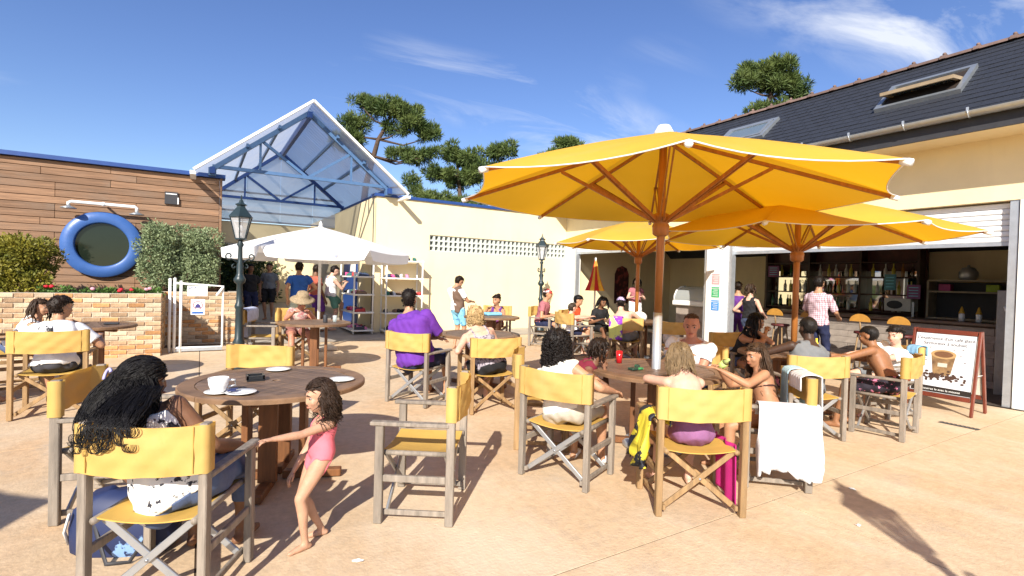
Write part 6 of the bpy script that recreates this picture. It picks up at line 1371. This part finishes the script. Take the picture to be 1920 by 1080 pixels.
# coffee machine, microwave, glass cabinet, menu boards
t = thing('microwave_oven', 'pale microwave oven on the bar back shelf', 'microwave', (13.1, 5.05, 1.12))
mb = MB(); mb.box((0, 0, .14), (.36, .5, .28), .01); mb.obj('case', mat('pale_case', (.55, .54, .5), .4), t); mb = MB(); mb.ball((-.182, .05, .14), (.004, .15, .09), 20, 8); mb.obj('door_window', m_dark, t)
t = thing('snack_cabinet', 'low open cabinet with a black recess behind the counter', 'cabinet', (13.2, 3.7, .02))
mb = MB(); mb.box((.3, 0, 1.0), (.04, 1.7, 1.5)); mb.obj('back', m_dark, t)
for z in (1.0, 1.55, 1.78): mb = MB(); mb.box((.1, 0, z), (.45, 1.75, .035)); mb.obj('shelf_board', mat('pale_shelf', (.36, .30, .22), .6), t)
for y in (-.87, .87): mb = MB(); mb.box((.1, y, 1.38), (.45, .035, .80)); mb.obj('upright', mat('pale_shelf', (.36, .30, .22), .6), t)
mb = MB(); mb.lathe([(.12, 0), (.15, .05), (.15, .16), (.10, .24), (.03, .26), (.02, .3)], n=18); tag(mb.obj('soup_kettle', m_steel, None, (13.2, 3.95, 1.82)), 'round steel kettle on top of the snack cabinet', 'kettle')
for y, c, nm in ((3.55, (.35, .5, .03), 'green'), (4.3, (.4, .05, .2), 'magenta')):
    mb = MB(); mb.box((0, 0, .07), (.18, .2, .14), .01); tag(mb.obj('snack_box', mat('box_'+nm, c, .5), None, (13.2, y, 1.588)), '%s snack box in the snack cabinet' % nm, 'box')
for y in (3.45, 3.22):
    b = thing('sauce_bottle', 'sauce bottle with a yellow cone cap, %s on the counter' % ('left one' if y > 3.3 else 'right one'), 'bottle', (11.3, y, 1.068)); mb = MB(); mb.lathe([(.04, 0), (.042, .12), (.03, .13)], n=12); mb.obj('bottle_body', m_cap, b); mb = MB(); mb.lathe([(.045, .13), (.04, .15), (.008, .25)], n=12); mb.obj('cap', mat('mustard', (.5, .28, .03), .5), b)
for x, y, z, w, h_, c, lb in ((13.05, 5.25, 1.75, .22, .35, (.08, .25, .32), 'teal menu card on the back bar'), (12.9, 4.75, 1.55, .24, .3, (.22, .07, .2), 'violet notice beside the microwave'), (12.6, 2.45, 1.75, .9, .38, (.13, .012, .02), 'dark red sign panel at the right of the bar'), (13.3, 8.1, 2.0, .3, .3, (.12, .05, .14), 'violet poster on the back bar')):
    t = thing('notice_board', lb, 'sign', (x, y, z)); mb = MB(); mb.box((0, 0, 0), (.03, w, h_), .004); mb.obj('panel', mat('panel_'+lb.split()[0], c, .5), t)
    mb = MB()
    for q in range(4): mb.box((-.017, 0, h_*(.3-.2*q)), (.002, w*.7, h_*.05))
    mb.obj('print', mat('faint_print', tuple(min(1, v*2.2+.03) for v in c), .6), t)
    if x < 12.95: mb = MB(); mb.box((0, 0, -(z-.02)/2-h_/2), (.03, .04, z-.02-h_/2)); mb.obj('stand', m_steel, t)
t = thing('steel_fridge', 'tall stainless fridge just inside the right shutter guide', 'fridge', (10.6, 2.55, .014))
mb = MB(); mb.box((0, 0, .8), (.5, .4, 1.6), .01); mb.obj('case', mat('dull_steel', (.25, .25, .26), .45, metal=.5), t); mb = MB(); mb.tube([(-.27, .1, 1.35), (-.3, .08, 1.3), (-.3, 0, 1.27), (-.27, -.1, 1.27)], .018, 8); mb.obj('handle', m_white, t)
# bar stools
def stool():
    t = thing('bar_stool', 'x', 'stool', group='bar stools with rounded wooden backs')
    mb = MB(); mb.lathe([(.17, .74), (.18, .76), (.17, .785)], n=18); mb.obj('seat', mat('maroon_seat', (.10, .02, .02), .5), t)
    for k in range(4): a = math.pi/4+k*math.pi/2; mb = MB(); mb.tube([(.11*math.cos(a), .11*math.sin(a), .75), (.2*math.cos(a), .2*math.sin(a), 0)], .014, 6); mb.obj('leg', m_teakh, t)
    mb = MB(); mb.tube([(-.16, 0, .76), (-.21, 0, 1.0)], .014, 6); mb.obj('back_post', m_teakh, t)
    mb = MB(); pts = [(.17*math.cos(a), .14*math.sin(a)-.01) for a in np.linspace(0, math.pi, 12)]; mb.prism(pts, -.012, .012, frame((-.21, 0, .98), (0, 1, 0), (0, 0, 1))); mb.obj('backrest', mat('honey_back', (.45, .22, .04), .45), t)
    return t
ST, US = stool(), []
for y, lb in ((6.15, 'bar stool nearest the white pillar'), (5.45, 'bar stool half hidden by the checked shirt'), (4.55, 'bar stool to the right of the checked shirt'), (3.95, 'bar stool nearest the easel sign')): place(ST, US, (10.4, y, .014), 0, lb)
# ice cream counter in the left opening
t = thing('ice_cream_display', 'ice cream display with a curved glass front', 'display', (10.6, 8.2, .03))
mb = MB(); mb.box((.25, 0, .5), (.7, 1.6, 1.0), .01); mb.obj('cabinet', m_stone, t); mb = MB(); mb.box((.2, 0, 1.07), (.8, 1.7, .13), .02); mb.obj('ledge', m_cap, t)
mb = MB(); prf = [(-.18, 1.14), (-.17, 1.25), (-.10, 1.38), (.05, 1.47), (.25, 1.5)]; mb.add([(x, y, z) for y in (-.8, .8) for x, z in prf], [(k, k+1, k+6, k+5) for k in range(4)], True); mb.obj('glass', glass('display_glass', (.8, .85, .85), .04, .35), t)
for y in (-.8, .8): mb = MB(); mb.tube([(x, y, z) for x, z in prf], .018, 6); mb.obj('glass_edge', m_cap, t)
t = thing('poster', 'tall arched red poster on the shaded yellow wall', 'poster', (11.7, 12.29, 1.35)); mb = MB(); mb.prism([(-.3, -.6), (.3, -.6), (.3, .35), (.2, .55), (0, .62), (-.2, .55), (-.3, .35)], 0, .02, frame((0, 0, .15), (1, 0, 0), (0, 0, 1))); mb.obj('print', mat('poster_print', (.05, .012, .015), .5, col2=(.30, .06, .05), scale=5, thr=(.5, .6)), t)
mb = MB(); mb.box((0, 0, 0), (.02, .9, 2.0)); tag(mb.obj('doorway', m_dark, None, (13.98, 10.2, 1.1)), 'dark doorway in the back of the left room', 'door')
# closed red and yellow parasol
cp2 = thing('closed_parasol', 'closed red and yellow parasol in front of the left opening', 'umbrella', (8.05, 9.35, gz(9.35)))
for k in range(8):
    mb = MB(); a0, a1 = k*math.pi/4, (k+1)*math.pi/4; vs = []
    for r, z in ((.02, 2.0), (.06, 1.8), (.10, 1.6), (.16, 1.4), (.22, 1.25)):
        for a, q in ((a0, .72), ((a0+a1)/2, 1.12), (a1, .72)): vs.append((r*q*math.cos(a), r*q*math.sin(a), z))
    mb.add(vs, [(i*3+j, i*3+j+1, i*3+j+4, i*3+j+3) for i in range(4) for j in range(2)], True); mb.obj('canopy_panel', mat('parasol_red', (.62, .03, .02), .7, trans=.2) if k % 2 else mat('parasol_yellow', (.8, .5, .06), .7, trans=.2), cp2)
mb = MB(); mb.tube([(0, 0, 0), (0, 0, 2.04)], .022, 8); mb.obj('pole', m_cap, cp2); mb = MB(); mb.lathe([(.25, 0), (.25, .05), (.04, .08)], n=18); mb.obj('base', m_mortar, cp2)
# towels and clothes over chairs
def drape(name, label, cat, pts_fn, nu, nv_, m, loc=(0, 0, 0), rz=0, thick=.008):
    mb = MB(); vs = [pts_fn(i/(nu-1), j/(nv_-1)) for i in range(nu) for j in range(nv_)]
    mb.add(vs, [(i*nv_+j, i*nv_+j+1, (i+1)*nv_+j+1, (i+1)*nv_+j) for i in range(nu-1) for j in range(nv_-1)], True)
    o = mb.obj(name, m, None, loc); o.rotation_euler = (0, 0, rz); sm_ = o.modifiers.new('thick', 'SOLIDIFY'); sm_.thickness = thick
    return tag(o, label, cat)
m_tow = mat('white_terry', (.66, .66, .67), .95, var=.03, bump=.5, bscale=180)
def over_arm(sx, y0, y1, drop_o, drop_i, zt_, amp=.034):
    def f(u, v):
        w = 1.7*amp*math.sin(v*17+2.2*math.sin(u*2.5))+amp*.7*math.sin(v*37+1+u*4); L_ = drop_o+drop_i+.09; d = u*L_
        y = y0+(y1-y0)*(v+.06*(u-.5)*math.sin(v*5))
        if d < drop_o: return (sx+.048+abs(w)*(1-d/drop_o)*1.6+.004, y, zt_-(drop_o-d)*(1+.07*math.sin(v*7)+.03*math.sin(v*19)))
        if d < drop_o+.09: q = (d-drop_o)/.09; return (sx+.048-.096*q, y, zt_+.016*math.sin(math.pi*q))
        return (sx-.05-abs(w)*.6, y, zt_-(d-drop_o-.09))
    return f
drape('towel', 'white towel hanging over the armrest of the chair beside the big umbrella', 'towel', lambda u, v: over_arm(-.285, -.28, .16, .50, .06, .652)(1-u, v) if 0 else tuple((-1*(over_arm(.285, -.28, .16, .50, .10, .652)(u, v)[0]),)+over_arm(.285, -.28, .16, .50, .10, .652)(u, v)[1:]), 34, 26, m_tow, (3.98, 2.44, .001), R_(48))
def back_drape(x0, x1, drop_b, drop_f, zt_=.885):
    def f(u, v):
        w = .014*math.sin(v*15+u*2); L_ = drop_b+drop_f+.14; d = u*L_; x = x0+(x1-x0)*v
        if d < drop_b: return (x+.05*(1-d/drop_b)*math.sin(v*3), -.31-abs(w)*(1-d/drop_b)*2, zt_-(drop_b-d))
        if d < drop_b+.14: q = (d-drop_b)/.14; return (x, -.31+.14*q, zt_+.012*math.sin(math.pi*q))
        return (x, -.165+abs(w), zt_-(d-drop_b-.14))
    return f
drape('towel', 'long white towel hanging down the back of the towelled chair', 'towel', back_drape(-.26, -.02, .62, .12), 34, 18, m_tow, (3.98, 2.44, .001), R_(48))
drape('towel', 'pale blue towel folded over the back of the towelled chair', 'towel', back_drape(.02, .18, .30, .40, .889), 30, 14, mat('pale_blue_terry', (.42, .62, .70), .95, bump=.5, bscale=180), (3.98, 2.44, .001), R_(48))
drape('wetsuit', 'yellow and black wetsuit hanging over the armrest of the front brown chair', 'clothing', lambda u, v: tuple((-1*(over_arm(.285, -.20, .06, .34, .06, .652, .03)(u, v)[0]),)+over_arm(.285, -.20, .06, .34, .06, .652, .03)(u, v)[1:]), 26, 16, mat('wetsuit', (.02, .022, .03), .6, col2=(.75, .62, .05), scale=5, thr=(.5, .52)), (3.00, 2.41, .001), R_(-30), .012)
drape('beach_towel', 'magenta beach towel hanging from the right side of the front brown chair', 'towel', lambda u, v: (.235+.015*math.sin(v*14)+.012*u, -.20+.34*v, .47-.40*u*(1+.08*math.sin(v*6))), 20, 18, mat('magenta_terry', (.45, .015, .16), .95, bump=.4, bscale=150), (3.00, 2.41, .001), R_(-30))
drape('shirt', 'pale blue shirt hung over the chair beside the left lamp post', 'clothing', back_drape(-.30, .26, .50, .2), 26, 26, mat('pale_blue_cotton', (.45, .50, .66), .9, var=.2, scale=8), (.86, 9.0, gz(9.0)), R_(250))
drape('towel', 'purple and yellow towel on the chair of the capped man', 'towel', back_drape(-.30, -.06, .42, .1), 24, 14, mat('purple_yellow_terry', (.25, .05, .42), .95, col2=(.75, .75, .2), scale=3, thr=(.5, .52)), (6.85, 7.0, gz(7.0)), R_(-50))
drape('cloth', 'blue cloth on the corner of the chair beside the easel sign', 'clothing', back_drape(-.30, -.16, .12, .1), 14, 8, mat('sky_cloth', (.2, .4, .6), .9), (7.42, 3.02, 0), R_(70))
# print on the t-shirt and bottles in hands
mb = MB(); mb.tube([(0, 0, 0), (0, 0, .11)], .03, 10); mb.lathe([(.03, .11), (.012, .14), (.012, .16)], n=10); o = tag(mb.obj('drink_bottle', mat('lime_bottle', (.32, .50, .08), .3, col2=(.6, .65, .3), scale=18)), 'lime green bottle in the hands of the girl with wavy hair', 'bottle'); o.location = (3.72, 2.72, .86); o.rotation_euler = (R_(50), R_(-20), 0)

# scraps on the ground
for i, (x, y, lb) in enumerate(((3.72, 1.62, 'small white paper scrap near the lantern shadow'), (4.35, 1.95, 'white scrap at the right of the lantern shadow'), (.75, 2.75, 'tiny white scrap near the girl in pink'))):
    mb = MB(); q = .022+.006*i; mb.add([(-q, -.012, .002), (0, -.015, .008), (q, -.008, .003), (q*.8, .014, .006), (0, .012, .002), (-q*.9, .015, .009)], [(0, 1, 4, 5), (1, 2, 3, 4)]); o = mb.obj('paper_scrap', m_white, None, (x, y, .001)); o.rotation_euler = (0, 0, i*1.3); tag(o, lb, 'litter')
